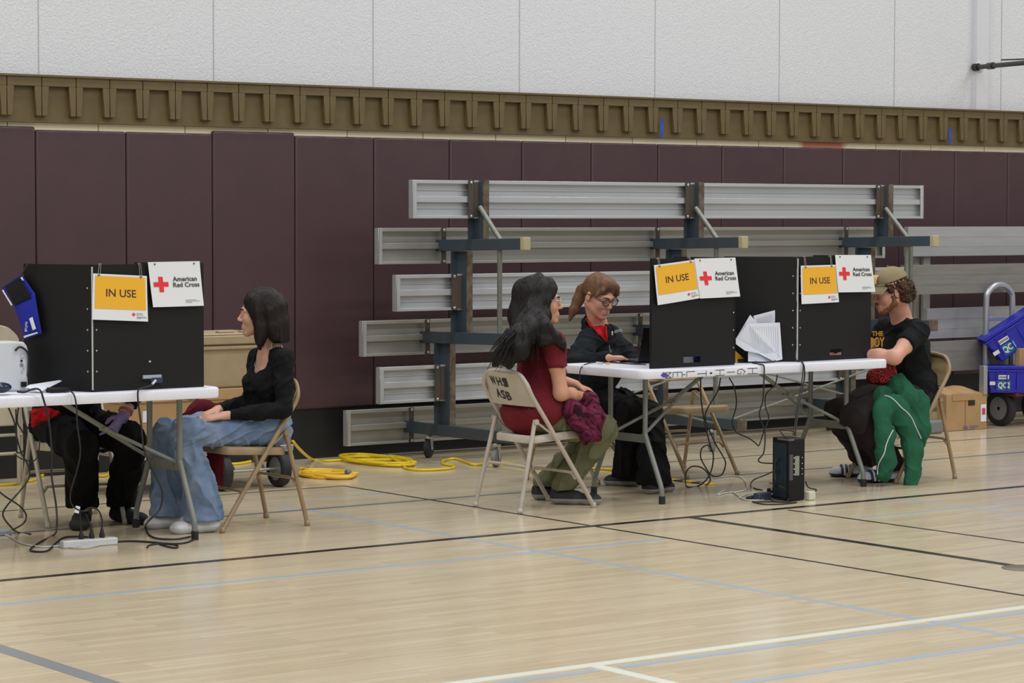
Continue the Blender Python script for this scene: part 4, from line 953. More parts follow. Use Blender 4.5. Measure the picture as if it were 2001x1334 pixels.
# ---------------------------------------------------------------- long-haired person in maroon
def person_maroon():
    p = person('person with very long dark hair and glasses, in a maroon T-shirt and olive trousers', (8.35, 11.06, 0))
    f = n3((.97, .10, 0)); l = n3(np.cross((0, 0, 1), f)); u = n3((0, 0, 1))
    pel = V(8.41, 11.07, .545)
    shN = P(1082, 668, Y=10.90); shF = P(1040, 664, Y=11.26); mid = (shN+shF)/2; nb = mid+V(.0, 0, .045); ch = arr(mid)-u*.14-f*.01
    H = Head(P(1058, 588, Y=11.07), n3(arr(CR)*1.0+arr(CF)*.02+np.array((0, 0, -.03))), sc=1.04)
    elN = P(1096, 768, Y=10.87); wrN = P(1150, 778, Y=11.02); elF = V(8.58, 11.30, .72); wrF = V(8.72, 11.12, .66)
    hipN, hipF = V(8.33, 10.98, .50), V(8.33, 11.16, .50)
    knN = P(1178, 838, Y=10.96); knF = P(1172, 842, Y=11.14); anN = lerp(P(1074, 984, Z=0), P(1180, 986, Z=0), .24); anF = lerp(P(1040, 976, Z=0), P(1130, 977, Z=0), .24); anN.z = .095; anF.z = .095
    d = SDF(*bounds([H.w(0, 0, .16), pel, knF, knN, anN, anF, shN, elN, wrN], .13), .0048)
    H.add(d); d.cone(H.w(-.030, 0, -.06), arr(nb), .052, .056, .03); torso(d, pel, ch, nb, (shF, shN), f, l, .98, -.012)
    for hp, kn, an in ((hipN, knN, anN), (hipF, knF, anF)): limb(d, [(hp, .060), (kn, .042)]); limb(d, [(kn, .042), (lerp(kn, an, .3), .042), (an, .032)])
    for sh, el, wr in ((shN, elN, wrN), (shF, elF, wrF)): limb(d, [(sh, .040), (lerp(sh, el, .45), .043), (el, .038)]); limb(d, [(el, .038), (lerp(el, wr, .35), .037), (wr, .026)])
    hand(d, wrN, n3((.7, .6, -.35)), (0, 0, 1), 'rest', 1, .95); hand(d, wrF, n3((.7, -.4, -.35)), (0, 0, 1), 'rest', -1, .95)
    finish('body', d, m_skin_b, p, 2); H.feats(p, m_hair_bk); glasses(p, H, m_wire, th=.0014)
    # T-shirt
    d = SDF(*bounds([pel, shN, shF, elN, nb, V(8.2, 11.06, .42)], .16), .005)
    for sh, el in ((shN, elN), (shF, elF)): e = lerp(sh, el, .60); limb(d, [(sh, .062), (e, .056)], k=.02); A_ = axes(arr(el)-arr(sh)); d.box(arr(lerp(sh, el, .50))+A_[0]*.10, (.10, .09, .09), A_, .002, .0, 'sub')
    torso(d, arr(pel)-f*.02, ch, arr(nb)-u*.03, (shF, shN), f, l, 1.0, .012, k=.035)
    d.ell(arr(pel)-f*.035-u*.01, (.150, .200, .145), (f, l, u), .05)
    d.cut(arr(pel)-f*.09-u*.125, -u+f*.72); A_ = axes((.917, 0, .399), (0, 0, 1)); d.box(arr((8.236, 11.065, .67))-A_[0]*.15, (.15, .4, .125), A_, .002, .0, 'sub')
    finish('tshirt', d, m_maroon_tee, p, 2, [ridge(.009, (6, 6, 12), 8, R3((.8, 0, .6), (0, 1, 0), (-.6, 0, .8)))])
    # trousers
    d = SDF(*bounds([pel, knN, knF, anN, anF], .14), .005)
    d.ell(arr(pel)-u*.03+f*.045, (.115, .160, .095), (f, l, u), .03)
    for hp, kn, an in ((hipN, knN, anN), (hipF, knF, anF)):
        limb(d, [(arr(hp)+f*.03, .086), (lerp(hp, kn, .5), .088), (kn, .076)]); limb(d, [(kn, .076), (lerp(kn, an, .35), .072), (lerp(kn, an, .8), .060), (arr(an)+np.array((0, 0, .0)), .060)], 0, .02)
    d.box((7.75+.0, 11.065, .62), (.497, .5, .16), None, .002, .0, 'sub'); d.cut((0, 0, .078), (0, 0, -1))
    f1 = ridge(.013, (5, 10, 20), 1, R3((.95, 0, .3), (0, 1, 0), (-.3, 0, .95))); f2 = ridge(.018, (13, 12, 4), 6, R3((.92, 0, -.38), (0, 1, 0), (.38, 0, .92)))
    finish('trousers', d, m_olive, p, 2, [lambda q: (lambda t, e: (f1(q)*(1-t)+f2(q)*t)*(.2+.8*e))(min(1, max(0, (.50-q.z)/.12)), min(1, max(0, (q.z-.07)/.1))), wrinkle(.002, (24, 30, 30), 7)])
    # hair: long, spreading over the back and the near shoulder
    w = H.w; d = SDF(*bounds([w(.05, 0, .16), P(950, 720, Y=10.95), P(1105, 700, Y=10.85), V(8.0, 11.2, .8)], .09), .0045)
    d.ell(w(-.024, 0, .044), (.116, .092, .102), H.A, .01)
    q = lambda x, y, Y: arr(P(x, y, Y=Y))
    for y in (-1, 1): d.chain([(w(.045, y*.058, .06), .026), (w(.018, y*.078, .0), .030), (w(.0, y*.084, -.07), .036), (w(-.01, y*.085, -.13), .042)], .02, (H.l, .6))
    d.chain([(w(-.07, 0, .03), .080), (w(-.085, 0, -.08), .085), (q(1024, 650, 11.05), .074), (q(1006, 682, 11.05), .060), (q(990, 708, 11.05), .024)], .035)
    d.chain([(w(-.04, -.06, -.02), .05), (q(1038, 640, 10.95), .060), (q(1014, 684, 10.92), .056), (q(998, 712, 10.94), .022)], .03)
    d.chain([(w(-.05, -.04, -.06), .05), (q(1012, 656, 10.95), .055), (q(982, 692, 10.97), .046), (q(966, 712, 11.0), .016)], .03)
    d.chain([(w(.0, -.075, -.06), .035), (q(1060, 640, 10.87), .045), (q(1082, 656, 10.85), .032), (q(1098, 674, 10.83), .018), (q(1104, 690, 10.83), .004)], .025)
    d.chain([(q(1045, 650, 10.90), .05), (q(1062, 665, 10.85), .030), (q(1088, 672, 10.83), .010)], .03)
    d.ell(w(.104, 0, -.030), (.086, .072, .108), H.A, .010, 'sub'); d.ell(w(.118, -.06, -.030), (.082, .10, .085), H.A, .012, 'sub'); d.ell(w(.06, 0, -.11), (.085, .060, .085), H.A, .01, 'sub')
    finish('hair', d, m_hair_bk, p, 2, [wrinkle(.009, (20, 20, 3), 2, R3((1, 0, -.25), (0, 1, 0), (.25, 0, 1))), ridge(.003, (80, 80, 6), 4, R3((1, 0, -.25), (0, 1, 0), (.25, 0, 1)))])
    for i in range(60):
        t = random.random(); x0, y0 = lerp(1000, 1060, t)-10, 640+20*random.random(); Y0 = random.uniform(10.87, 10.96); e = P(lerp(950, 1050, t)+random.uniform(-12, 12), 706+random.uniform(-25, 22)-22*max(0, t-.6), Y=Y0)
        s0 = P(x0, y0, Y=Y0+.02); m_ = (s0+e)/2+V(random.uniform(-.02, .02), random.uniform(-.02, .0), random.uniform(-.02, .02)); a = MB(); a.tube(spl([s0, m_, e], 5), [.0035]*6+[.0028, .002, .0015, .001, .0005], 5); ob('hair_strand', a, m_hair_bk, p, smooth=True)
    for (hx, hy, tx, ty) in ((1074, 984, 1180, 986), (1040, 976, 1130, 977)):
        shoe(p, P(hx, hy, Z=0), P(tx, ty, Z=0), [m_black_shoe, m_grey_sole], .10, .05, .034, 'shoe')
person_maroon()
# ---------------------------------------------------------------- woman with glasses at the laptop
def woman_laptop():
    p = person('woman with auburn ponytail and dark glasses, in a black zip fleece, typing', (9.5, 12.0, 0))
    f = n3((.55, -.84, 0)); l = n3(np.cross((0, 0, 1), f)); u = n3((0, 0, 1))
    pel = V(9.50, 12.03, .56); mid = P(1172, 655, Y=11.86); shR = mid-Vector(l)*.185-V(0, 0, .02); shL = mid+Vector(l)*.185-V(0, 0, .02); nb = mid+V(0, 0, .03)
    ch = arr(mid)-u*.15-f*.01
    H = Head(P(1171, 578, Y=11.80), n3(arr(CR)*.62-arr(CF)*.66+np.array((0, 0, -.40))), sc=1.03)
    elR = P(1122, 712, Y=11.62); wrR = P(1188, 699, Y=11.36); elL = P(1242, 715, Y=11.72); wrL = P(1275, 702, Y=11.38)
    knR = P(1232, 808, Y=11.52); knL = P(1268, 812, Y=11.72); anR = lerp(P(1250, 950, Z=0), P(1182, 947, Z=0), .3); anL = lerp(P(1262, 966, Z=0), P(1312, 958, Z=0), .3); anR.z = .09; anL.z = .09
    hipR, hipL = arr(pel)-l*.09-u*.04, arr(pel)+l*.09-u*.04
    d = SDF(*bounds([H.w(0, 0, .16), pel, knL, knR, anL, anR, shR, shL, elR, wrR, P(1240, 700, Y=11.3)], .12), .0048)
    H.add(d); d.cone(H.w(-.030, 0, -.06), arr(nb), .053, .058, .03); torso(d, pel, ch, nb, (shR, shL), f, l, 1.0, -.014)
    for hp, kn, an in ((hipR, knR, anR), (hipL, knL, anL)): limb(d, [(hp, .060), (kn, .042)]); limb(d, [(kn, .042), (an, .032)])
    for sh, el, wr in ((shR, elR, wrR), (shL, elL, wrL)): limb(d, [(sh, .044), (el, .036)]); limb(d, [(el, .036), (wr, .024)])
    hand(d, wrR, n3(arr(P(1230, 700, Y=11.33))-arr(wrR)), (0, .1, 1), 'type', 1, 1.0); hand(d, wrL, n3((.1, -.98, -.1)), (0, 0, 1), 'type', -1, 1.0)
    finish('body', d, m_skin_c, p, 2); H.feats(p, m_hair_rd, eyes=True); glasses(p, H, m_frame, th=.0030, rect=1.22)
    # red collar shirt under the fleece
    d = SDF(*bounds([shR, shL, nb, ch], .12), .004); torso(d, pel, ch, nb, (shR, shL), f, l, 1.0, .004)
    d.cone(arr(nb)-u*.01, arr(nb)+u*.045-f*.01, .075, .066, .02, (f, 1)); d.ell(arr(nb)+u*.05+f*.01, (.064, .058, .09), (f, l, u), .004, 'sub'); d.ell(arr(nb)+f*.10+u*.02, (.06, .026, .070), (f, l, u), .004, 'sub'); d.ell(arr(nb)+f*.12+u*.02, (.06, .026, .075), (f, l, u), .004, 'sub'); d.cut(ch, -u)
    finish('red_polo', d, m_red_cloth, p, 2)
    # fleece jacket with open collar
    d = SDF(*bounds([pel, shR, shL, elR, elL, wrR, wrL, nb], .15), .005); torso(d, arr(pel)+u*.02, ch, arr(nb), (shR, shL), f, l, 1.08, .020, k=.05, bust=0)
    for y in (-1, 1): d.ell(ch+f*.075+l*y*.07-u*.03, (.075, .08, .08), (f, l, u), .05)
    d.ell(arr(pel)+f*.02, (.16, .185, .14), (f, l, u), .05)
    for sh, el, wr in ((shR, elR, lerp(elR, wrR, .93)), (shL, elL, lerp(elL, wrL, .93))): limb(d, [(sh, .070), (lerp(sh, el, .5), .066), (el, .060)], k=.03); limb(d, [(el, .060), (lerp(el, wr, .5), .050), (wr, .038)], k=.02)
    d.cone(arr(nb)-u*.01, arr(nb)+u*.028-f*.035, .088, .080, .02)
    d.ell(arr(nb)+u*.075-f*.0, (.078, .070, .09), (f, l, u), .005, 'sub')
    vt = arr(nb)+f*.12
    for i in range(8): t = i/7; d.ell(arr(nb)+f*(.135+.02*t)+u*(.055-.085*t), (.095, .046*(1-t)**1.2+.004, .022), (f, l, u), .003, 'sub')
    jk = finish('fleece_jacket', d, m_black_fleece, p, 2)
    bpy.context.view_layer.update(); dg = bpy.context.evaluated_depsgraph_get(); VL = [(1146, 622), (1152, 634), (1160, 642), (1168, 650), (1176, 658), (1183, 666)]; VR = [(1184, 622), (1184, 632), (1184, 641), (1184, 650), (1185, 658), (1185, 666)]
    def hits(pl):
        o_ = []
        for x, y in pl:
            h_, p_, n_, i_ = jk.ray_cast(CAMP-wloc(jk), ray(x, y), depsgraph=dg)
            if h_: o_.append(p_+wloc(jk)+n_*.003)
        return o_
    HL, HR = hits(VL), hits(VR)
    for i_ in range(len(VL)-1):
        for t_ in (.12, .32, .5, .68, .88):
            for h_ in hits([(lerp(VL[i_][0], VR[i_][0], t_), lerp(VL[i_][1], VR[i_][1], t_))]): d.ell(arr(h_)+np.array((.008, .014, 0)), (.026-.0032*i_, .042, .026-.0032*i_), None, .004, 'sub')
    bpy.data.objects.remove(jk)
    jk = finish('fleece_jacket', d, m_black_fleece, p, 2, [ridge(.007, (7, 7, 16), 13), wrinkle(.002, (30, 30, 40), 5)])
    # red collar edges lying on the open jacket front
    for ps in (HL, HR):
        if len(ps) > 2: a = MB(); k2 = len(spl(ps, 4)); a.tube(spl(ps, 4), [.0125-.008*abs(q_/(k2-1)-.35) for q_ in range(k2)], 8, flat=((-.5, .8, 0), .45)); ob('red_collar', a, m_red_cloth, p, smooth=True)
    # name badge patch and zip pull
    c = P(1196, 652, Y=11.66); r_ = ray(1196, 652)
    def onj(px, py): 
        # ray against chest ellipsoid approximation plane in front of the jacket
        n = f; o = ch+f*.168; t = ((o-arr(CAMP)) @ n)/(arr(ray(px, py)) @ n); return CAMP+ray(px, py)*t
    a = MB(); q = onj(1196.5, 651); a.lathe([(.0125, 0), (.0125, .002), (.001, .003)], q, tuple(f), 20); pb = ob('embroidered_badge', a, m_sheet, p)
    a = MB(); q0 = V(*(arr(q)+f*.0035))
    for (du, dv) in ((.008, .0028), (.0028, .008)): a.box(q0, (du*2, .001, dv*2), Matrix((l, -f, u)).transposed())
    ob('red_cross', a, m_redp, pb)
    def onj2(u_, v_, l_): return onj(1200.5+u_*15.5, 650.5-u_*4.2-v_*5.5)+Vector(f)*l_
    text_on(onj2, 'American', 0, .55, .42, 'small_lettering', m_sheet, pb, .02, wid=.9, lift=.001); text_on(onj2, 'Red Cross', 0, 0, .42, 'small_lettering', m_sheet, pb, .02, wid=1.0, lift=.001)
    a = MB(); z = onj(1191, 679); a.tube([z+V(0, 0, .016), z, z+V(.006, 0, -.016)], .0022, 6); a.tube([z+V(.010, 0, -.012), z+V(.016, 0, -.022), z+V(.010, 0, -.030), z+V(.002, 0, -.022)], .0016, 6, closed=True); ob('zip_pull', a, m_bolt, p)
    # trousers
    d = SDF(*bounds([pel, knR, knL, anR, anL, P(1175, 950, Y=11.4)], .14), .0055); d.ell(arr(pel)-u*.03, (.15, .17, .10), (f, l, u), .03)
    for hp, kn, an in ((hipR, knR, anR), (hipL, knL, anL)):
        limb(d, [(hp, .100), (lerp(hp, kn, .5), .092), (kn, .080)]); limb(d, [(kn, .080), (lerp(kn, an, .4), .075), (lerp(kn, an, .85), .085), (arr(an)+np.array((0, 0, -.02)), .095)], 0, .02)
    d.cut((0, 0, .055), (0, 0, -1))
    f2 = ridge(.018, (13, 12, 4), 16); finish('trousers', d, m_black_trouser, p, 2, [f2])
    # hair: drawn back, with a ponytail
    w = H.w; d = SDF(*bounds([w(0, 0, .05), w(-.2, 0, -.25), P(1095, 620, Y=11.9)], .17), .004)
    d.ell(w(-.022, 0, .040), (.104, .082, .094), H.A, .008); d.ell(w(.038, 0, .092), (.050, .060, .034), H.A, .02)
    d.chain([(w(.060, -.010, .098), .018), (w(.074, .040, .078), .018), (w(.066, .068, .040), .014), (w(.048, .076, .008), .010)], .015, (H.f, .7)); d.chain([(w(.055, -.025, .098), .016), (w(.064, -.058, .062), .012), (w(.045, -.074, .020), .010)], .015, (H.l, .6))
    d.ell(w(.120, -.006, -.030), (.070, .062, .100), H.A, .008, 'sub')
    for y in (-1, 1): d.ell(w(-.006, y*.086, -.020), (.032, .022, .036), H.A, .006, 'sub')
    d.ell(w(.02, 0, -.10), (.12, .11, .075), H.A, .008, 'sub')
    a0 = w(-.098, 0, .055); q = lambda x, y, Y: arr(P(x, y, Y=Y))
    d.chain([(w(-.085, 0, .05), .030), (q(1138, 565, 11.93), .030), (q(1130, 585, 11.95), .034), (q(1122, 605, 11.96), .028), (q(1113, 625, 11.97), .010)], .015)
    finish('hair', d, m_hair_rd, p, 2, [wrinkle(.0025, (40, 40, 10), 2), ridge(.0015, (120, 120, 20), 4)])
    a = MB(); c = [a0+arr((0, 0, 0))+H.l*.026*math.cos(t)+H.u*.026*math.sin(t)-H.f*.012 for t in [i*math.pi/8 for i in range(16)]]; a.tube(c, .006, 6, closed=True); ob('hair_tie', a, m_black_shoe, p, smooth=True)
    for y in (-1, 1): a = MB(); a.tube([w(-.010, y*.086, -.036), w(-.008, y*.090, -.046), w(-.012, y*.088, -.054)], .0035, 6); ob('earring', a, m_gold, p, smooth=True)
    for (hx, hy, tx, ty) in ((1250, 950, 1182, 947), (1262, 966, 1312, 958)):
        shoe(p, P(hx, hy, Z=0), P(tx, ty, Z=0), [m_black_shoe, m_grey_sole], .10, .05, .03, 'shoe')
woman_laptop()
# ---------------------------------------------------------------- man in the cap
def man_cap():
    p = person('man in a khaki cap and black T-shirt, green hoodie over his lap', (11.2, 10.97, 0))
    f = n3((-1, .02, 0)); l = n3(np.cross((0, 0, 1), f)); u = n3((0, 0, 1))
    pel = V(11.20, 10.98, .56); shL = P(1793, 648, Y=10.80); shR = P(1735, 640, Y=11.18); mid = (shL+shR)/2; nb = mid+V(0, 0, .04); ch = arr(mid)-u*.15-f*.0
    H = Head(P(1739, 570, Y=10.98), n3(arr(-CR)*.90-arr(CF)*.22+np.array((0, 0, -.22))), sc=1.05)
    elL = P(1748, 698, Y=10.72); wrL = P(1665, 690, Y=10.95); elR = P(1690, 690, Y=11.22); wrR = P(1640, 690, Y=11.10)
    hipN, hipF = V(11.22, 10.89, .50), V(11.20, 11.08, .50)
    knN = P(1672, 812, Y=10.90); knF = P(1640, 806, Y=11.12); anN = lerp(P(1757, 941, Z=0), P(1713, 942, Z=0), .2); anF = lerp(P(1704, 931, Z=0), P(1650, 931, Z=0), .2); anN.z = .09; anF.z = .09
    d = SDF(*bounds([H.w(0, 0, .16), pel, knF, knN, anN, anF, shL, elL, wrL, wrR, shR], .13), .0048)
    H.add(d, slim=1.05); d.cone(H.w(-.030, 0, -.05), arr(nb), .062, .066, .03); torso(d, pel, ch, nb, (shR, shL), f, l, 1.1, -.012)
    for hp, kn, an in ((hipN, knN, anN), (hipF, knF, anF)): limb(d, [(hp, .065), (kn, .045)]); limb(d, [(kn, .045), (an, .034)])
    for sh, el, wr in ((shL, elL, wrL), (shR, elR, wrR)): limb(d, [(sh, .050), (lerp(sh, el, .5), .048), (el, .041)]); limb(d, [(el, .041), (lerp(el, wr, .35), .040), (wr, .028)])
    hand(d, wrL, n3((-.95, .2, -.1)), (0, 0, 1), 'rest', 1, 1.05); hand(d, wrR, n3((-.95, -.2, -.1)), (0, 0, 1), 'rest', -1, 1.05)
    finish('body', d, m_skin_c, p, 2); H.feats(p, m_hair_br)
    # short beard
    w = H.w; d = SDF(*bounds([w(.03, 0, -.07)], .13), .0035)
    for y in (-1, 1): d.chain([(w(.006, y*.064, -.030), .012), (w(.010, y*.058, -.065), .019), (w(.066, y*.016, -.104), .019)], .01)
    d.ell(w(.076, 0, -.106), (.019, .022, .017), H.A, .01); d.cone(w(.094, -.018, -.052), w(.094, .018, -.052), .0045, .0045, .003)
    finish('beard', d, hair_mat('ginger_brown_beard', (132, 92, 66), (112, 78, 56), .8), p, 1, [wrinkle(.003, (120, 120, 120), 3)])
    # hair under the cap
    d = SDF(*bounds([w(-.03, 0, 0)], .18), .004); d.ell(w(-.030, 0, .020), (.098, .086, .082), H.A, .01)
    for y in (-1, 1): d.chain([(w(.035, y*.070, .045), .016), (w(.022, y*.074, .018), .014)], .01); d.chain([(w(-.045, y*.075, .02), .035), (w(-.060, y*.072, -.045), .034)], .02)
    d.chain([(w(-.10, -.04, .01), .036), (w(-.105, 0, -.04), .040), (w(-.10, .04, .01), .036)], .02); d.ell(w(.10, 0, -.03), (.085, .09, .115), H.A, .006, 'sub'); d.ell(w(-.004, .086, -.015), (.026, .022, .035), H.A, .005, 'sub'); d.ell(w(-.004, -.086, -.015), (.026, .022, .035), H.A, .005, 'sub')
    finish('hair', d, m_hair_br, p, 1, [ridge(.016, (38, 38, 38), 4), wrinkle(.006, (90, 90, 90), 6)])
    # cap: crown, brim, cord, patch
    m_cap = cloth_mat('khaki_twill', (140, 128, 100), (128, 116, 90), .6, 12)
    d = SDF(*bounds([w(0, 0, .05)], .2), .0035); d.ell(w(-.018, 0, .052), (.112, .092, .098), H.A, .01); d.ell(w(-.018, 0, .046), (.104, .084, .090), H.A, .004, 'sub'); d.cut(w(.10, 0, .052), -H.u*.97-H.f*.10)
    c_ = finish('cap', d, m_cap, p, 2)
    def brim(a_, b_): ang = (a_-.5)*2.1; r_ = lerp(.085, .168, b_); return V(*w(-.005+r_*math.cos(ang)*(1.0), .083*math.sin(ang)*lerp(1.0, 1.02, b_)/math.sin(1.05)*.98, .058-.030*b_-.030*math.sin(ang)**2*1.0))
    a = MB(); a.grid(brim, 20, 8, th=.003); ob('brim', a, m_cap, c_, smooth=True, angle=60)
    a = MB(); a.tube(spl([w(-.02+.116*math.cos(t), .094*math.sin(t), .052+.006*math.cos(t)) for t in [(-1.35+i*.27) for i in range(11)]], 2), .0022, 6); ob('cord', a, m_capm, c_, smooth=True)
    a = MB(); a.ball(w(-.018, 0, .150), (.006, .006, .004), 8); ob('button', a, m_cap, c_)
    a = MB(); a.grid(lambda a_, b_: V(*w(-.018+.1145*math.cos((a_-.5)*.72)*math.sqrt(max(0, 1-((.012+.05*b_)/.098)**2)), .094*math.sin((a_-.5)*.72+.12)*.95, .064+.05*b_)), 10, 8, th=-.0025); pt = ob('patch', a, mat('yellow_patch', (226, 176, 40), .7, noise_amt=.9, nscale=90, col2=(236, 226, 196)), c_, smooth=True)
    # T-shirt
    d = SDF(*bounds([pel, shL, shR, elL, nb], .16), .005); 
    for sh, el in ((shL, elL), (shR, elR)): limb(d, [(sh, .070), (lerp(sh, el, .65), .066)], k=.02); A_ = axes(arr(el)-arr(sh)); d.box(arr(lerp(sh, el, .56))+A_[0]*.09, (.09, .10, .10), A_, .002, .0, 'sub')
    torso(d, arr(pel)-u*.0, ch, arr(nb)-u*.035, (shR, shL), f, l, 1.15, .012, k=.035); d.ell(arr(pel)-f*.03, (.14, .18, .13), (f, l, u), .05); d.ell(ch-f*.03, (.13, .17, .16), (f, l, u), .04)
    d.ell(arr(nb)+u*.03, (.075, .078, .06), (f, l, u), .006, 'sub'); d.cut(arr(pel)-u*.14, -u)
    finish('tshirt', d, m_black_tee, p, 2, [ridge(.012, (6, 6, 13), 28, R3((.8, 0, -.6), (0, 1, 0), (.6, 0, .8)))])
    def ont(px, py):
        n = n3(f-np.array((0, .9, 0))); o = ch+f*.10-np.array((0, .128, 0)); t = ((o-arr(CAMP)) @ n)/(arr(ray(px, py)) @ n); return CAMP+ray(px, py)*t
    m_yt = mat('yellow_shirt_print', (222, 160, 30), .7)
    for (tx, x0, y0, wd, hh) in (('THE', 1703, 656, 22, 9), ('BOY', 1700, 677, 28, 18)):
        text_on(lambda a_, b_, l_: ont(x0+a_*wd, y0-b_*hh)-CF*(l_), tx, 0, 0, 1.0, 'shirt_lettering', m_yt, p, .03, wid=1.0, lift=.012)
    # trousers and slides
    d = SDF(*bounds([pel, knN, knF, anN, anF], .14), .0055); d.ell(arr(pel)-u*.03, (.15, .18, .10), (f, l, u), .03)
    for hp, kn, an in ((hipN, knN, anN), (hipF, knF, anF)):
        limb(d, [(hp, .105), (lerp(hp, kn, .5), .105), (kn, .092)]); limb(d, [(kn, .092), (lerp(kn, an, .4), .085), (lerp(kn, an, .85), .072), (arr(an)+np.array((0, 0, .005)), .074)], 0, .02)
    d.cut((0, 0, .07), (0, 0, -1)); finish('trousers', d, m_brown_trouser, p, 2, [ridge(.013, (7, 7, 5), 18)])
    m_sock = mat('pale_grey_sock', (196, 198, 208), .9); m_navy = mat('navy_slide_strap', (34, 38, 60), .5)
    for (hx, hy, tx, ty) in ((1704, 931, 1650, 931), (1757, 941, 1713, 942)):
        h_, t_ = P(hx, hy, Z=0), P(tx, ty, Z=0); t_ = h_+(t_-h_).normalized()*.27 if (t_-h_).length < .2 else t_
        s_ = shoe(p, h_, t_, [m_sock, m_navy], .085, .048, .024, 'shoe'); ff = (t_-h_).normalized(); ll = V(0, 0, 1).cross(ff)
        for k, (q, mm) in enumerate(((.50, m_navy), (.56, m_sock), (.60, m_navy), (.655, m_sock), (.70, m_navy))):
            a = MB(); a.tube([h_+(t_-h_)*q+ll*.056*math.cos(tt)+V(0, 0, .012+.058*math.sin(tt)) for tt in [math.pi*i/12 for i in range(13)]], .009, 6, flat=(tuple(ff), 1.0)); ob('strap', a, mm, s_, smooth=True)
man_cap()
# ---------------------------------------------------------------- person in black scrubs behind the left table
def person_scrubs():
    p = person('person in black scrubs with purple gloves, seen only below the left tabletop', (6.04, 12.0, 0))
    th = math.radians(-97); f = n3((math.cos(th), math.sin(th), 0)); l = n3(np.cross((0, 0, 1), f)); u = n3((0, 0, 1))
    pel = V(6.03, 12.02, .55); mid = V(5.99, 11.79, .93); shR = mid-Vector(l)*.17; shL = mid+Vector(l)*.17; nb = mid+V(0, -.03, .035); ch = arr(mid)-u*.12+n3((0, 1, 0))*.06
    H = Head(V(5.98, 11.66, 1.075), n3((-.1, -.9, -.45)), sc=.98)
    wrL = P(240, 816, Y=11.60); elL = P(262, 772, Y=11.66); elL.z += .02; elR = V(5.80, 11.62, .80); wrR = V(5.86, 11.47, .86)
    hipR, hipL = arr(pel)-l*.09-u*.045, arr(pel)+l*.09-u*.045
    knR = P(158, 872, Y=11.60); knL = P(255, 858, Y=11.58); anR = P(160, 990, Y=11.60); anL = P(238, 985, Y=11.66); anR = lerp(P(165, 1012, Z=0), P(152, 1042, Z=0), .3); anL = lerp(P(222, 1016, Z=0), P(284, 1026, Z=0), .25); anR.z = anL.z = .10
    d = SDF(*bounds([H.w(0, 0, .16), pel, knL, knR, anL, anR, shR, shL, wrL, wrR], .12), .005)
    H.add(d); d.cone(H.w(-.030, 0, -.06), arr(nb), .052, .056, .03); torso(d, pel, ch, nb, (shR, shL), f, l, .95, -.014)
    for hp, kn, an in ((hipR, knR, anR), (hipL, knL, anL)): limb(d, [(hp, .060), (kn, .042)]); limb(d, [(kn, .042), (an, .032)])
    for sh, el, wr in ((shR, elR, wrR), (shL, elL, wrL)): limb(d, [(sh, .044), (el, .040)]); limb(d, [(el, .044), (wr, .028)])
    hand(d, wrR, n3((.2, -.95, 0)), (0, 0, 1), 'rest', 1, .9); hand(d, wrL, n3(arr(P(218, 848, Y=11.55))-arr(wrL)), (.3, -.9, .2), 'fist', -1, .9)
    finish('body', d, m_skin_b, p, 2); H.feats(p, m_hair_dk)
    d = SDF(*bounds([wrL, P(215, 860, Y=11.52)], .10), .003); hand(d, wrL, n3(arr(P(218, 848, Y=11.55))-arr(wrL)), (.3, -.9, .2), 'fist', -1, .99); d.cone(wrL, lerp(wrL, elL, .12), .030, .031, .01); d.cut(lerp(wrL, elL, .14), arr(elL)-arr(wrL))
    for i in range(1): finish('nitrile_glove', d, m_glove, p, 1)
    ax = (elL-wrL).normalized(); 
    for q, r_, mm, nm in ((.22, .034, mat('orange_wristband', (176, 84, 66), .5), 'wristband'), (.33, .035, mat('pale_bead_bracelet', (200, 192, 180), .4), 'bracelet')):
        a = MB(); c = lerp(wrL, elL, q); x = ax.orthogonal().normalized(); y = ax.cross(x); a.tube([c+(x*math.cos(t)+y*math.sin(t))*r_ for t in [i*math.pi/10 for i in range(20)]], .0048, 8, closed=True); ob(nm, a, mm, p, smooth=True)
    d = SDF(*bounds([pel, shR, shL, nb, elL, elR, wrR], .15), .0055); torso(d, pel, ch, arr(nb)-u*.03, (shR, shL), f, l, 1.05, .012); d.ell(arr(pel)+f*.03+u*.02, (.15, .18, .12), (f, l, u), .05)
    limb(d, [(shL, .062), (elL, .060)], k=.02); limb(d, [(elL, .058), (lerp(elL, wrL, .35), .050)], k=.02); limb(d, [(shR, .062), (elR, .055)]); limb(d, [(elR, .055), (lerp(elR, wrR, .7), .045)])
    finish('scrub_jacket', d, m_black_knit, p, 2, [ridge(.010, (8, 8, 14), 33)])
    d = SDF(*bounds([P(60, 830, Y=11.80), P(112, 802, Y=11.75)], .07), .004); q = lambda x, y, Y: arr(P(x, y, Y=Y))
    d.chain([(q(66, 832, 11.84), .012), (q(74, 812, 11.84), .030), (q(92, 808, 11.82), .024), (q(116, 806, 11.80), .008)], .02, ((0, 1, 0), .5)); finish('red_undershirt', d, m_red_cloth, p, 2, [ridge(.008, (20, 20, 30), 3)])
    d = SDF(*bounds([pel, knR, knL, anR, anL], .14), .0055); d.ell(arr(pel)-u*.03, (.15, .18, .10), (f, l, u), .03)
    for hp, kn, an in ((hipR, knR, anR), (hipL, knL, anL)): limb(d, [(hp, .102), (lerp(hp, kn, .5), .096), (kn, .082)]); limb(d, [(kn, .082), (lerp(kn, an, .4), .078), (arr(an)+np.array((0, 0, .0)), .078)], 0, .02)
    d.cut((0, 0, .085), (0, 0, -1)); finish('trousers', d, m_black_trouser, p, 2, [ridge(.016, (12, 12, 4), 19)])
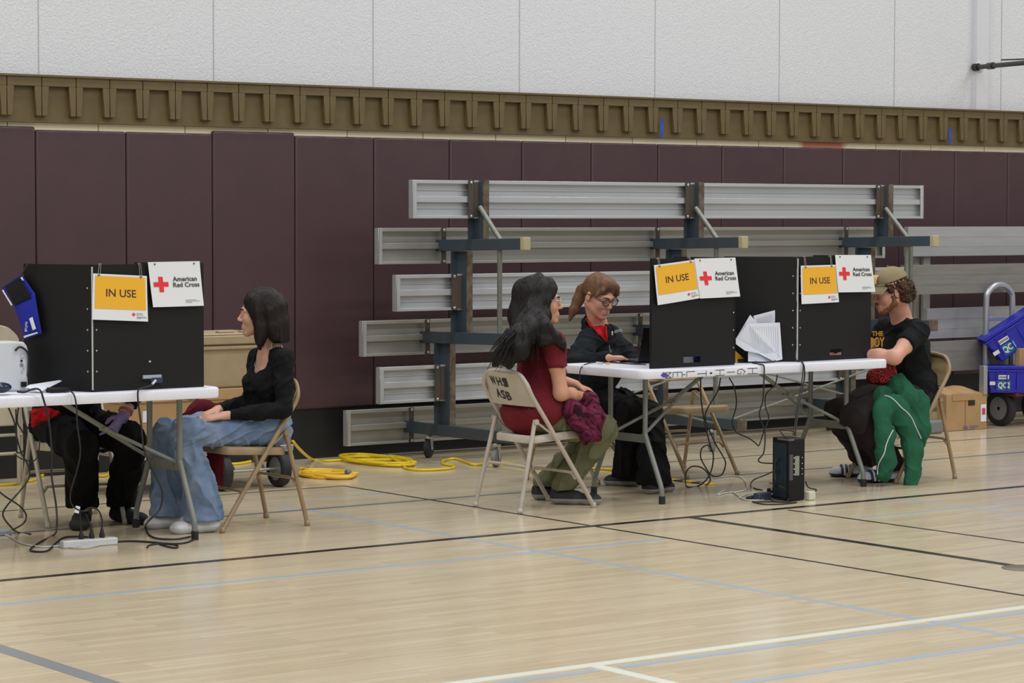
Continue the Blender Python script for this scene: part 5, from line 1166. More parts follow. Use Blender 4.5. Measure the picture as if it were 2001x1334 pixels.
    for (hx, hy, tx, ty) in ((165, 1012, 152, 1042), (222, 1016, 284, 1026)):
        shoe(p, P(hx, hy, Z=0), P(tx, ty, Z=0), [m_black_shoe, m_dark_sole], .10, .05, .024, 'shoe')
person_scrubs()
# ================================================================ clothes lying on laps
def plaid(name, c1, c2, c3, sc=18, R=(0, 0, 0)):
    m = bpy.data.materials.new(name); m.use_nodes = True; nt = m.node_tree; N = nt.nodes.new; L = nt.links.new; b = nt.nodes['Principled BSDF']
    tc = N('ShaderNodeTexCoord'); mp = N('ShaderNodeMapping'); mp.inputs['Rotation'].default_value = R; L(tc.outputs['Object'], mp.inputs[0])
    nz = N('ShaderNodeTexNoise'); nz.inputs['Scale'].default_value = 7; L(mp.outputs[0], nz.inputs[0])
    ad = N('ShaderNodeMix'); ad.data_type = 'RGBA'; ad.blend_type = 'LINEAR_LIGHT'; ad.inputs[0].default_value = .22; L(mp.outputs[0], ad.inputs[6]); L(nz.outputs[1], ad.inputs[7])
    mixes = []
    for d_ in ('X', 'Z'):
        w_ = N('ShaderNodeTexWave'); w_.bands_direction = d_; w_.inputs['Scale'].default_value = sc/6.28*1.0; L(ad.outputs[2], w_.inputs[0]); r_ = N('ShaderNodeMapRange'); r_.inputs[1].default_value = .45; r_.inputs[2].default_value = .55; L(w_.outputs[0], r_.inputs[0]); mixes.append(r_)
    a_ = N('ShaderNodeMath'); a_.operation = 'ADD'; L(mixes[0].outputs[0], a_.inputs[0]); L(mixes[1].outputs[0], a_.inputs[1]); h_ = N('ShaderNodeMath'); h_.operation = 'MULTIPLY'; h_.inputs[1].default_value = .5; L(a_.outputs[0], h_.inputs[0])
    cr = N('ShaderNodeValToRGB'); e = cr.color_ramp.elements; e[0].color = (*srgb(c1), 1); e[1].color = (*srgb(c3), 1); m_ = cr.color_ramp.elements.new(.5); m_.color = (*srgb(c2), 1); L(h_.outputs[0], cr.inputs[0]); L(cr.outputs[0], b.inputs['Base Color']); b.inputs['Roughness'].default_value = .95; b.inputs['Specular IOR Level'].default_value = .15
    return m
q = lambda x, y, Y: arr(P(x, y, Y=Y))
m_plaid = plaid('magenta_black_plaid_wool', (44, 20, 31), (82, 29, 49), (108, 38, 64), 30)
d = SDF(*bounds([q(1080, 760, 11.0), q(1185, 865, 10.85), q(1150, 770, 11.1)], .11), .0045)
d.chain([(q(1090, 788, 10.93), .034), (q(1115, 800, 10.87), .048), (q(1135, 815, 10.85), .052)], .02); d.chain([(q(1128, 778, 10.98), .035), (q(1150, 790, 10.93), .055), (q(1160, 820, 10.86), .060), (q(1152, 848, 10.83), .050)], .02)
d.chain([(q(1120, 800, 10.86), .040), (q(1128, 830, 10.82), .040), (q(1143, 852, 10.81), .036), (q(1165, 848, 10.81), .034), (q(1172, 820, 10.82), .030)], .012); d.chain([(q(1137, 770, 11.0), .018), (q(1152, 778, 10.96), .030)], .01)
d.ell(q(1147, 805, 10.78), (.018, .03, .022), None, .01, 'sub'); d.cone(q(1122, 806, 10.80), q(1145, 800, 10.78), .006, .008, .012, None, 'sub'); d.cone(q(1150, 826, 10.76), q(1176, 824, 10.76), .008, .006, .012, None, 'sub')
o = finish('plaid_jacket', d, m_plaid, None, 1, [ridge(.018, (7, 7, 7), 41), wrinkle(.006, (12, 12, 12), 43)])
tag(o, 'bunched magenta and black plaid jacket on the lap of the person in maroon', 'jacket')
m_green = cloth_mat('green_fleece', (40, 94, 68), (32, 80, 58), .6, 7); m_pipe = mat('white_piping', (205, 212, 205), .7)
d = SDF(*bounds([q(1700, 735, 10.9), q(1820, 860, 10.7), q(1735, 925, 10.66), q(1790, 948, 10.64)], .10), .005)
d.chain([(q(1738, 752, 11.0), .05), (q(1752, 760, 10.86), .085), (q(1785, 790, 10.76), .085), (q(1798, 840, 10.72), .066), (q(1800, 868, 10.71), .030)], .03)
d.chain([(q(1725, 775, 10.84), .060), (q(1722, 805, 10.76), .062), (q(1728, 850, 10.72), .068), (q(1732, 895, 10.70), .066), (q(1728, 925, 10.70), .052)], .02, ((0, 1, 0), .7))
d.chain([(q(1745, 790, 10.76), .07), (q(1770, 830, 10.72), .070), (q(1785, 880, 10.69), .058), (q(1783, 925, 10.67), .048), (q(1780, 944, 10.67), .052)], .02, ((0, 1, 0), .7))
d.cone(q(1752, 800, 10.74), q(1770, 840, 10.71), .062, .04, .03)
gh = finish('green_hoodie', d, m_green, None, 2, [ridge(.015, (9, 7, 3.2), 51, R3((.86, 0, -.5), (0, 1, 0), (.5, 0, .86))), ridge(.005, (18, 14, 6), 52, R3((.9, 0, .4), (0, 1, 0), (-.4, 0, .9)))])
tag(gh, 'green fleece hoodie with white piping draped over the lap of the man in the cap', 'hoodie')
# piping follows the cloth: project the drawn line to the draped surface
bpy.context.view_layer.update(); _dg = bpy.context.evaluated_depsgraph_get()
def on_obj(o, x, y, lift=.001):
    h, p, n, i = o.ray_cast(CAMP, ray(x, y), depsgraph=_dg)
    return (p+n*lift) if h else None
for line in ([(1728, 773), (1740, 776), (1752, 786), (1762, 797), (1772, 805), (1782, 818), (1790, 836), (1797, 850), (1800, 857)], [(1745, 840), (1738, 853), (1732, 868), (1728, 885), (1720, 900), (1716, 912), (1715, 927)], [(1762, 932), (1759, 940), (1757, 945)]):
    ps = [on_obj(gh, x, y) for x, y in [tuple(v)[:2] for v in spl([V(a_, b_, 0) for a_, b_ in line], 4)]]; ps = [p for p in ps if p is not None]
    if len(ps) > 3: a = MB(); a.tube(ps, .0035, 6); c = ob('piping', a, m_pipe, gh, smooth=True)
m_plaid2 = plaid('red_black_check', (30, 22, 26), (120, 34, 38), (176, 60, 58), 60)
d = SDF(*bounds([q(1698, 722, 10.9), q(1740, 748, 10.85)], .10), .005); d.chain([(q(1706, 735, 10.93), .045), (q(1728, 730, 10.92), .050), (q(1745, 724, 10.94), .045)], .02); d.ell(q(1722, 742, 10.90), (.07, .05, .035), None, .02)
tag(finish('check_blanket', d, m_plaid2, None, 1, [ridge(.010, (9, 9, 9), 61)]), 'red and black checked cloth in the lap of the man in the cap', 'cloth')
m_mar = cloth_mat('maroon_fleece', (94, 24, 36), (80, 18, 30), .6, 8)
d = SDF(*bounds([q(358, 830, 11.5), q(480, 780, 11.45)], .09), .005); d.chain([(q(366, 822, 11.50), .045), (q(385, 806, 11.50), .058), (q(402, 800, 11.48), .055), (q(425, 815, 11.44), .04)], .015); d.chain([(q(415, 800, 11.50), .035), (q(432, 795, 11.49), .025), (q(450, 800, 11.48), .03)], .01)
so = finish('maroon_sweater', d, m_mar, None, 1, [ridge(.016, (8, 8, 8), 71)]); tag(so, 'maroon sweater bunched beyond the hands of the woman in jeans', 'sweater')
d = SDF(*bounds([q(420, 870, 11.46), q(418, 962, 11.44)], .09), .005); d.chain([(q(425, 868, 11.50), .05), (q(420, 910, 11.48), .055), (q(418, 950, 11.46), .040)], .015, ((0, 1, 0), .6)); d.chain([(q(425, 868, 11.50), .04), (q(432, 840, 11.50), .03), (q(420, 812, 11.49), .03)], .02)
ss = finish('hanging_sleeve', d, m_mar, so, 1, [ridge(.018, (13, 13, 6), 72)])
# ================================================================ things on the right table
lp = thing('laptop', 'open black laptop in front of the woman with the auburn ponytail', 'laptop', P(1245, 708, Z=.757)); 
l0 = P(1262, 712, Z=.757); f_ = V(.40, -.70, 0).normalized()    # screen back faces the viewer side
s_ = V(.86, .50, 0).normalized(); n_ = V(-.5, .86, 0)
ctr = V(9.27, 11.10, .757); R_ = Matrix((s_, n_, V(0, 0, 1))).transposed()
s_ = V(.99, -.12, 0).normalized(); n_ = V(.12, .99, 0).normalized(); base0 = V(9.225, 11.195, .757)
def LPt(a_, b_, c_): return base0+s_*a_+n_*b_+V(0, 0, 1)*c_
a = MB(); vs = [LPt(a_, b_, c_) for c_ in (.002, .018) for a_ in (0, .31) for b_ in (0, .215)]; a.add(vs, [(0, 1, 3, 2), (4, 6, 7, 5), (0, 4, 5, 1), (2, 3, 7, 6), (0, 2, 6, 4), (1, 5, 7, 3)]); ob('keyboard_base', a, m_blackp, lp, bevel=.003)
a = MB(); vs = [LPt(a_, b_-.055*(c_/.2), c_) for c_ in (.018, .21) for a_ in (0, .31) for b_ in (0, -.008)]; a.add(vs, [(0, 1, 3, 2), (4, 6, 7, 5), (0, 4, 5, 1), (2, 3, 7, 6), (0, 2, 6, 4), (1, 5, 7, 3)]); sc_ = ob('screen', a, m_blackp, lp, bevel=.003)
a = MB(); a.ball(LPt(.06, -.058, .178), .004, 8); ob('lid_emblem', a, m_bolt, sc_)
m_paper = mat('printer_paper', (214, 217, 226), .85); m_print = mat('faint_grey_print', (186, 190, 200), .9)
def paper(name, label, pix, par=None, lines=None, tagit=True):
    """pix: list of (x,y,Y) corners (fan)"""
    pts = [P(x, y, Y=Y) for x, y, Y in pix]; a = MB(); a.prism(pts, .0012, (0, 1, 0)); o = ob(name, a, m_paper, par)
    if tagit: tag(o, label, 'paper')
    if lines:
        (a0, a1, b0, b1, n) = lines
        for i in range(n):
            t = i/(n-1); p0 = lerp(P(*a0[:2], Y=a0[2]), P(*a1[:2], Y=a1[2]), t)+V(0, -.002, 0); p1 = lerp(P(*b0[:2], Y=b0[2]), P(*b1[:2], Y=b1[2]), t)+V(0, -.002, 0)
            k = MB(); dd = (p1-p0).normalized(); nn = dd.cross(V(0, 1, 0))*.0013; p1 = lerp(p0, p1, .7+.3*random.random()); k.prism([p0-nn, p1-nn, p1+nn, p0+nn], .0004, (0, -1, 0)); ob('printed_line', k, m_print, o)
    return o
Yp = 10.868
paper('paper_sheet', 'front printed sheet of the papers propped in the gap between the right-hand screens', [(1461, 632, Yp), (1524, 630, Yp), (1529, 702, Yp-.03), (1512, 706, Yp-.03), (1489, 690, Yp), (1439, 661, Yp+.01)], lines=((1466, 638, Yp-.002), (1519, 637, Yp-.002), (1472, 678, Yp-.006), (1521, 700, Yp-.030), 13))
paper('paper_sheet', 'printed sheet tilted behind the other propped papers, its corner highest', [(1472, 617, Yp+.03), (1514, 606, Yp+.03), (1519, 632, Yp+.03), (1480, 640, Yp+.03)], lines=((1478, 622, Yp+.027), (1484, 634, Yp+.027), (1511, 613, Yp+.027), (1515, 628, Yp+.027), 5))
paper('paper_sheet', 'blank folded sheet at the left of the papers propped between the screens', [(1466, 615, Yp+.016), (1480, 630, Yp+.016), (1458, 676, Yp+.012), (1439, 660, Yp+.016)])
paper('paper_sheet', 'thin white folded flap under the propped papers between the screens', [(1438, 660, Yp-.012), (1489, 690, Yp-.014), (1511, 705, Yp-.034), (1484, 691, Yp-.016), (1456, 685, Yp-.014), (1438, 672, Yp-.012)])
paper('paper_sheet', 'grey shaded sheet lying lowest under the papers between the screens', [(1462, 687, Yp+.03), (1489, 691, Yp+.03), (1514, 706, Yp+.0), (1462, 706, Yp+.0)])
a = MB(); a.prism([P(1438, 685, Y=10.95), P(1455, 701, Y=10.95), P(1450, 707, Y=10.93), P(1438, 709, Y=10.93)], .03, (0, 1, 0)); tag(ob('yellow_pouch', a, m_yel, bevel=.004), 'bright yellow pouch peeking out beside the propped papers', 'pouch')
a = MB(); p0 = P(1446, 709, Z=.757); a.bb(p0.x, p0.x+.16, p0.y, p0.y+.06, .757, .779); tag(ob('power_adapter', a, m_blackp, bevel=.006), 'black power adapter on the right table below the propped papers', 'adapter')
m_sil = mat('silver_plastic', (168, 176, 190), .35, .2); m_bluep = mat('blue_plastic_part', (40, 50, 150), .4)
def behind_slot(label, name, parts):
    t = None
    for (x0, y0, x1, y1, Y, mm, nm) in parts:
        p, r_ = P(x0, y1, Y=Y), P(x1, y0, Y=Y); a = MB(); a.bb(p.x, r_.x, Y, Y+.05, p.z, r_.z)
        if t is None: t = ob(name, a, mm, bevel=.004); tag(t, label, 'device')
        else: ob(nm, a, mm, t, bevel=.003)
behind_slot('small silver and blue device seen through the slot of the front screen', 'slot_device', [(1334, 690, 1356, 711, 10.83, m_sil, ''), (1356, 692, 1372, 702, 10.835, m_bluep, 'blue_end')])
a = MB(); p_, r_ = P(279, 744, Y=10.918), P(315, 734, Y=10.918); a.bb(p_.x, r_.x, 10.912, 10.925, p_.z+.010, r_.z+.006); dv = ob('connector_block', a, m_sil, bevel=.002); tag(dv, 'silver connector block in the slot of the left screen', 'connector')
a = MB(); a.bb(p_.x+.045, r_.x+.004, 10.908, 10.925, p_.z-.012, p_.z+.014); ob('blue_end', a, mat('navy_plastic', (40, 54, 78), .4), dv, bevel=.002)
# ================================================================ things on the left table
m_wp = mat('white_device_plastic', (210, 213, 218), .35); 
cz = P(18, 757, Z=.757); cx, cy = 5.375, 11.20
t = thing('monitor_unit', 'white upright medical power unit with a handle at the left edge of the photo', 'device', (cx, cy, .757))
a = MB(); lo = []
for (u_, v_) in ((0, .76), (.062, .76), (.066, .95), (.060, .975), (.045, .995), (.0, 1.0), (-.14, 1.0), (-.16, .98), (-.165, .76)):
    lo.append(V(cx+u_-.045, cy-.05, v_))
a.prism(lo, .11, (0, 1, 0)); ob('housing', a, m_wp, t, bevel=.010, bseg=3)
a = MB(); a.tube(spl([V(cx-.055, cy-.062, .955), V(cx-.035, cy-.064, .972), V(cx-.008, cy-.064, .962), (cx+.012, cy-.063, .935), (cx+.018, cy-.060, .88), (cx+.014, cy-.055, .83)], 4), .0055, 8); ob('carry_strap', a, m_rubber, t, smooth=True)
for (u_, v_, w_, h_, mm) in ((-.018, .905, .010, .010, m_rubber), (-.018, .885, .013, .014, m_tubeg), (-.006, .875, .008, .022, m_print), (-.016, .855, .010, .014, m_print), (-.012, .928, .022, .018, m_print), (-.010, .792, .024, .024, m_blackp)):
    a = MB(); a.bb(cx+u_-w_/2, cx+u_+w_/2, cy-.056-(.012 if mm is m_blackp else 0), cy-.049, v_-h_/2, v_+h_/2); ob('port', a, mm, t, bevel=.001)
d = SDF(*bounds([P(0, 763, Y=10.98), P(20, 763, Y=10.98)], .10), .004); c = P(2, 762, Y=10.98); d.ell(arr(c)+np.array((0, 0, .012)), (.052, .038, .026), None, .01); d.cut((0, 0, .758), (0, 0, -1)); tag(finish('scanner_mouse', d, mat('glossy_navy_plastic', (30, 40, 62), .15), None, 1), 'rounded glossy dark blue handset at the left edge of the table', 'handset')
def sheet_on(name, label, pts):
    a = MB(); a.prism(pts, .0012, (0, 0, 1)); o = ob(name, a, m_paper); tag(o, label, 'paper')
sheet_on('paper_sheet', 'white paper with a raised corner on the left table before the blue cuff', [P(50, 757, Y=11.0), P(57, 752, Y=11.06), P(128, 741, Y=11.10), P(78, 766, Y=10.97)])
sheet_on('paper_sheet', 'flat white paper at the very front edge of the left table', [P(27, 760, Z=.7575), P(95, 768, Z=.7575), P(60, 772, Z=.7575), P(2, 770, Z=.7575)])
a = MB(); p0 = P(98, 768, Z=.757); a.bb(p0.x, p0.x+.10, p0.y-.01, p0.y+.05, .757, .782); tag(ob('power_adapter', a, m_blackp, bevel=.006), 'small black adapter on the left table beside the white paper', 'adapter')
# blue blood-pressure cuff hanging from the screen's corner
m_cuff = cloth_mat('royal_blue_nylon', (34, 44, 150), (26, 34, 128), .5, 12, .6); m_velcro = mat('black_hook_loop', (8, 8, 9), .95, bump=.001, bscale=300)
def cf(x, y, Y): return P(x, y, Y=Y)
def cuff_plane(l):
    A, B = Vector(eL), Vector(cL); d_ = (B-A).normalized(); n_ = V(d_.y, -d_.x, 0)
    if n_.y > 0: n_ = -n_
    o_ = V(A.x, A.y, 0)+n_*l
    def fn(x, y):
        r_ = ray(x, y); t_ = ((o_-CAMP).dot(n_))/r_.dot(n_); return CAMP+r_*t_
    return fn, n_
fn, nC = cuff_plane(.03)
cu = thing('arm_cuff', 'royal blue arm cuff with a black patch hanging askew from the left screen', 'cuff', fn(50, 560))
def quadgrid(cs, fnp, nn, l=0.0, bul=.012):
    a = MB(); c4 = [fnp(*c) for c in cs]
    a.grid(lambda u, v: lerp(lerp(c4[3], c4[2], u), lerp(c4[0], c4[1], u), v)+nn*(l+bul*math.sin(u*3.14)*math.sin(v*3.0+.1)), 14, 16, th=.004); return a
a = quadgrid([(4, 561), (41, 535), (68, 574), (30, 600)], fn, nC, 0, .010); ob('cuff_flap', a, m_cuff, cu, smooth=True)
a = quadgrid([(28, 597), (68, 572), (82, 652), (49, 663)], fn, nC, .002, .018); bp_ = ob('cuff_sleeve', a, m_cuff, cu, smooth=True)
a = quadgrid([(11, 559), (41, 539), (63, 582), (29, 595)], fn, nC, .010, .008); ob('hook_patch', a, m_velcro, cu, smooth=True)
for cs in (([(49, 625), (65, 618), (76, 641), (67, 646)], 0), ([(51, 657), (78, 648), (78, 651), (52, 660)], 0), ([(9, 568), (11, 566), (29, 596), (27, 598)], 0), ([(45, 541), (48, 540), (51, 546), (49, 547)], 0)):
    pass
for cs in ([(62, 622), (68, 619), (75, 642), (69, 645)], [(51, 656), (78, 648), (78, 651), (52, 660)], [(9, 567), (11, 566), (29, 595), (27, 597)], [(45, 542), (48, 541), (51, 547), (49, 548)]):
    a = quadgrid(cs, fn, nC, .020, .001); ob('white_label', a, m_sheet, cu, smooth=True)
def cft(u, v, l): return fn(54+u*6+v*.6, 647-u*0-0, )  # unused
def sidetext(u, v, l): return fn(54.5+v*6+u*1.5, 647-u*19)+nC*(.024)
text_on(sidetext, 'BioTech', 0, 0, .8, 'maker_lettering', m_sheet, cu, .01, wid=1.0)
a = MB(); a.tube(spl([fn(42, 537), fn(48, 527), fn(54, 517)+V(0, 0, .002), fn(60, 513.5)+V(0, .02, .004)], 4), .004, 8); ob('air_tube', a, m_rubber, cu, smooth=True)
# ================================================================ monitor box, power strips, cables
m_tealp = mat('teal_panel', (23, 46, 57), .5, noise_amt=.3, nscale=10); m_lcd = mat('grey_green_display', (138, 146, 126), .3)
A0 = P(1541, 980, Z=0); t = thing('charger_box', 'tall black device with teal side and small display standing on the floor', 'device', A0)
B0 = P(1573, 977.5, Z=0); C0 = A0+V(.045, .135, 0); ux = (B0-A0).normalized(); uy = V(-ux.y, ux.x, 0); w_ = (B0-A0).length; dp = .15; hh = P(1541, 857, Y=A0.y).z
def Bx(a_, b_, c_): return A0+ux*a_+uy*b_+V(0, 0, c_)
def blk(a, a0, a1, b0, b1, c0_, c1_): 
    vs = [Bx(x, y, z) for z in (c0_, c1_) for y in (b0, b1) for x in (a0, a1)]; a.add(vs, [(0, 2, 3, 1), (4, 5, 7, 6), (0, 1, 5, 4), (2, 6, 7, 3), (0, 4, 6, 2), (1, 3, 7, 5)]); return a
a = blk(MB(), 0, w_, 0, dp, .003, hh); ob('housing', a, m_blackp, t, bevel=.009, bseg=3)
a = blk(MB(), -.003, .001, .022, dp-.015, .02, hh-.03); ob('teal_side', a, m_tealp, t, bevel=.001); a = blk(MB(), -.006, -.002, .05, dp-.06, .08, hh-.14); ob('side_grip', a, m_tealp, t, bevel=.002)
a = blk(MB(), w_*.36, w_*.62, -.003, .001, .145, .255); ob('display', a, m_lcd, t, bevel=.001); a = blk(MB(), w_*.04, w_*.24, -.002, .001, .12, .265); ob('label_strip', a, mat('grey_label', (78, 74, 80), .5), t)
for zz in (.152, .182, .212, .245):
    for xx, s_ in ((.31, .0035), (.80, .0028)): a = MB(); a.lathe([(s_, 0), (s_*.8, .003)], Bx(w_*xx, -.001, zz), tuple(-uy), 10); ob('button', a, m_sheet, t)
a = blk(MB(), -.002, w_*.3, -.002, .10, hh-.012, hh-.004); ob('corner_badge', a, m_galv, t)
a = MB(); a.tube(spl([Bx(.01, .04, hh), Bx(-.005, .07, hh+.035), Bx(.03, .11, hh+.04), Bx(.10, .09, hh+.032), Bx(.11, .08, hh+.01)], 4), .004, 8); ob('carry_loop', a, m_rubber, t, smooth=True)
m_strip = mat('white_power_strip_plastic', (206, 208, 210), .4)
def cable(label, pts, r=.0042, m=None, name='cable', k=6, cat='cable'):
    o = ob(name, MB().tube(spl(pts, k), r, 8), m or m_rubber, smooth=True); tag(o, label, cat); return o
def G_(x, y): p = P(x, y, Z=.005); return p
def D(x, y, Y): return P(x, y, Y=Y)
p0, p1 = P(124, 1072, Z=0), P(231, 1064, Z=0); dd = (p1-p0).normalized(); nn = V(-dd.y, dd.x, 0); L_ = (p1-p0).length
t = thing('power_strip', 'white power strip with black plugs on the floor under the left table', 'power strip', p0)
a = MB(); vs = [p0+dd*x+nn*y+V(0, 0, z) for z in (0, .036) for y in (0, .05) for x in (0, L_)]; a.add(vs, [(0, 2, 3, 1), (4, 5, 7, 6), (0, 1, 5, 4), (2, 6, 7, 3), (0, 4, 6, 2), (1, 3, 7, 5)]); ob('housing', a, m_strip, t, bevel=.006)
for x_ in (.16, .34, .52, .70, .86):
    a = MB(); a.box(p0+dd*(L_*x_)+nn*.025+V(0, 0, .0365), (.022, .028, .002), Matrix((dd, nn, V(0, 0, 1))).transposed()); ob('socket', a, m_print, t)
for i, (px, top, lab) in enumerate(((162, 992, 'black plug with a white tag standing leftmost in the power strip'), (184, 1015, 'black plug in the middle of the white power strip'), (204, 1005, 'black plug at the right end of the power strip'))):
    b_ = P(px, 1051-i*2, Y=(p0.y+nn.y*.025+dd.y*.2*i)); x_ = (.36, .55, .74)[i]; b_ = p0+dd*(L_*x_)+nn*.025+V(0, 0, .038); a = MB(); a.lathe([(.013, 0), (.014, .012), (.009, .03), (.006, .045)], b_, n=14); pl = ob('plug', a, m_rubber, smooth=True, angle=40); tag(pl, lab, 'plug')
    tp = b_+V(0, 0, .12 if i == 0 else .08)
    if i == 0: a = MB(); a.tube(spl([b_+V(0, 0, .04), b_+V(-.004, 0, .09), b_+V(-.01, .0, .15)], 4), .005, 8); ob('lead', a, m_rubber, pl, smooth=True); a = MB(); a.box(b_+V(-.022, -.004, .145), (.024, .002, .034), Matrix.Rotation(.3, 3, 'Y')); ob('white_tag', a, m_sheet, pl)
    if i == 1: a = MB(); a.tube(spl([b_+V(0, 0, .04), b_+V(-.012, 0, .075), b_+V(-.03, .0, .12)], 4), .004, 8); ob('lead', a, m_rubber, pl, smooth=True)
    if i == 2: a = MB(); a.tube(spl([b_+V(0, 0, .04), b_+V(0, 0, .09), b_+V(-.02, .0, .135), b_+V(-.06, 0, .15), b_+V(-.10, .0, .135)], 4), .004, 8); ob('lead', a, m_rubber, pl, smooth=True)
m_wcable = mat('white_cable', (196, 196, 190), .5)
cable('white cord running from the left edge to the power strip', [G_(-8, 1040), G_(15, 1046), G_(25, 1052), G_(45, 1062), G_(80, 1068), G_(110, 1067), G_(135, 1066), G_(165, 1068), G_(200, 1062), G_(213, 1060)], .005, m_wcable)
cable('second white cord looped in front of the power strip', [G_(120, 1062), G_(127, 1067), G_(145, 1070), G_(170, 1070), G_(195, 1064), G_(212, 1058)], .004, m_wcable)
a = MB(); c = P(2, 1046, Z=0); a.box(c+V(0, 0, .014), (.10, .05, .026)); tag(ob('power_adapter', a, mat('pale_grey_plastic', (150, 156, 170), .5), bevel=.006), 'pale grey adapter on the floor at the left edge', 'adapter')
cable('black cable falling from the left table edge to the floor beside the chair leg', [D(34, 765, 10.99), D(48, 766, 10.95), D(65, 760, 10.88), D(78, 762, 10.84), D(85, 780, 10.83), D(95, 820, 10.84), D(101, 880, 10.84), D(101, 930, 10.85), D(110, 990, 10.84), D(111, 1030, 10.86), G_(105, 1045), G_(80, 1058), G_(60, 1072), G_(66, 1077), G_(92, 1076), G_(108, 1062), G_(125, 1050), G_(150, 1048), G_(172, 1049)], .0048)
cable('black cable hanging in front of the scrubs from the small adapter', [P(128, 766, Z=.775), D(138, 764, 10.86), D(146, 775, 10.835), D(150, 800, 10.84), D(151, 830, 10.85), D(157, 880, 10.86), D(150, 920, 10.88), D(138, 960, 10.90), D(140, 985, 10.95), D(158, 998, 10.98), D(175, 996, 11.0)], .0038)
cable('black cable from the slot of the left screen down to the floor', [D(302, 745, 10.90), D(296, 752, 10.875), D(278, 758, 10.85), D(270, 763, 10.84), D(270, 785, 10.835), D(276, 830, 10.84), D(282, 880, 10.85), D(300, 920, 10.84), D(317, 960, 10.82), D(312, 995, 10.83), D(290, 1018, 10.86), G_(284, 1030), G_(292, 1045), G_(310, 1052), G_(345, 1053), G_(372, 1048)], .0046)
a = MB(); a.cyl(D(304, 743, 10.895), D(297, 751, 10.88), .006); tag(ob('cable_plug', a, m_strip), 'white plug end in the slot of the left screen', 'plug')
cable('black cord on the floor from the power strip around the table foot', [G_(213, 1060), G_(245, 1057), G_(285, 1058), G_(330, 1062), G_(362, 1060), G_(381, 1052), G_(378, 1045)], .005)
cable('short loop of black cord lying in front of the left table leg', [G_(288, 1069), G_(292, 1065), G_(310, 1062), G_(335, 1063), G_(347, 1066), G_(344, 1070), G_(330, 1068), G_(312, 1063)], .0045)
cable('tangled black cable hanging at the left edge, its loop touching the floor', [D(17, 797, 10.90), D(28, 825, 10.95), D(32, 850, 11.0), D(42, 885, 11.0), D(56, 912, 11.0), D(56, 935, 11.0), D(38, 960, 11.0), D(12, 990, 11.02), D(6, 1008, 11.1), D(22, 1030, 11.15), G_(36, 1040), G_(60, 1043)], .0042)
cable('second hanging cable at the left edge crossing the first', [D(-12, 950, 11.0), D(8, 968, 11.02), D(38, 988, 11.06), D(51, 1006, 11.1), D(46, 1022, 11.15), G_(26, 1034), G_(12, 1038)], .0042)
cable('black cable looping between the left table edge and the chair back', [D(36, 797, 10.92), D(34, 825, 10.98), D(45, 845, 11.0), D(51, 862, 11.02), D(46, 880, 11.04), D(34, 884, 11.05), D(33, 870, 11.05), D(31, 800, 10.92)], .0036)
cable('thin black cable under the left tabletop beside the red shirt', [D(44, 797, 10.92), D(46, 820, 10.98), D(55, 838, 11.0)], .0036)
cable('thin cable behind the hanging cables near the cream chair', [D(28, 886, 11.02), D(42, 896, 11.03), D(66, 900, 11.04), D(75, 885, 11.03), D(78, 860, 11.0)], .003)
# right table cables
cable('black cable from the laptop hanging over the left corner of the right table', [P(1262, 712, Z=.764), P(1235, 711, Z=.764), P(1190, 708, Z=.764), P(1160, 708, Z=.764), D(1143, 712, 11.27), D(1134, 722, 11.24), D(1133, 745, 11.235), D(1137, 765, 11.23), D(1142, 790, 11.22)], .0035)
a = MB(); a.cyl(P(1183, 710, Z=.766), P(1192, 710, Z=.766), .005); tag(ob('cable_plug', a, m_yel), 'yellow cable marker on the right table before the typing hand', 'cable marker')
a = MB(); a.cyl(P(1166, 708, Z=.766), P(1178, 709.5, Z=.766), .0055); tag(ob('cable_plug', a, m_strip), 'white cable joint beside the yellow marker on the right table', 'cable joint')
cable('black cable under the right table falling into the big double loop', [D(1369, 738, 11.0), D(1370, 780, 11.0), D(1378, 830, 11.0), D(1388, 870, 11.0), D(1394, 890, 11.0), D(1391, 915, 11.02), D(1382, 935, 11.05), G_(1365, 949), G_(1345, 951), G_(1340, 945), D(1340, 925, 11.15), D(1350, 912, 11.12), D(1368, 912, 11.1), D(1382, 923, 11.08), D(1388, 938, 11.05), G_(1380, 948)], .0042)
cable('black cable crossing the first loop under the right table', [D(1408, 738, 11.0), D(1402, 765, 11.0), D(1384, 795, 11.0), D(1378, 815, 11.0), D(1386, 840, 11.0), D(1400, 870, 11.0), D(1412, 890, 11.0), D(1418, 905, 11.0), D(1412, 925, 11.02), D(1400, 931, 11.03), D(1388, 926, 11.04), D(1376, 908, 11.05), D(1369, 892, 11.05), D(1372, 875, 11.05), D(1385, 870, 11.03), D(1394, 885, 11.02)], .0040)
cable('black cable swinging from the middle of the right table to the device', [D(1425, 738, 10.95), D(1435, 758, 10.95), D(1439, 790, 10.95), D(1431, 825, 10.95), D(1440, 845, 10.95), D(1462, 855, 10.9), D(1476, 865, 10.88), D(1483, 870, 10.87), D(1490, 850, 10.88), D(1494, 840, 10.9)], .004)
cable('black cable from the table writing down to the tall device', [P(1470, 709, Z=.768), P(1488, 712, Z=.760), D(1493, 716, 10.69), D(1493, 735, 10.685), D(1491, 780, 10.69), D(1484, 810, 10.70), D(1494, 840, 10.70), D(1495, 860, 10.68), D(1492, 885, 10.62), D(1482, 898, 10.60), D(1490, 904, 10.56), D(1522, 905, 10.54)], .0042)
cable('thin cable hanging right of the writing and joining the others', [D(1519, 732, 10.95), D(1514, 752, 10.95), D(1497, 770, 10.93), D(1496, 795, 10.9), D(1502, 815, 10.85), D(1496, 836, 10.8)], .0034)
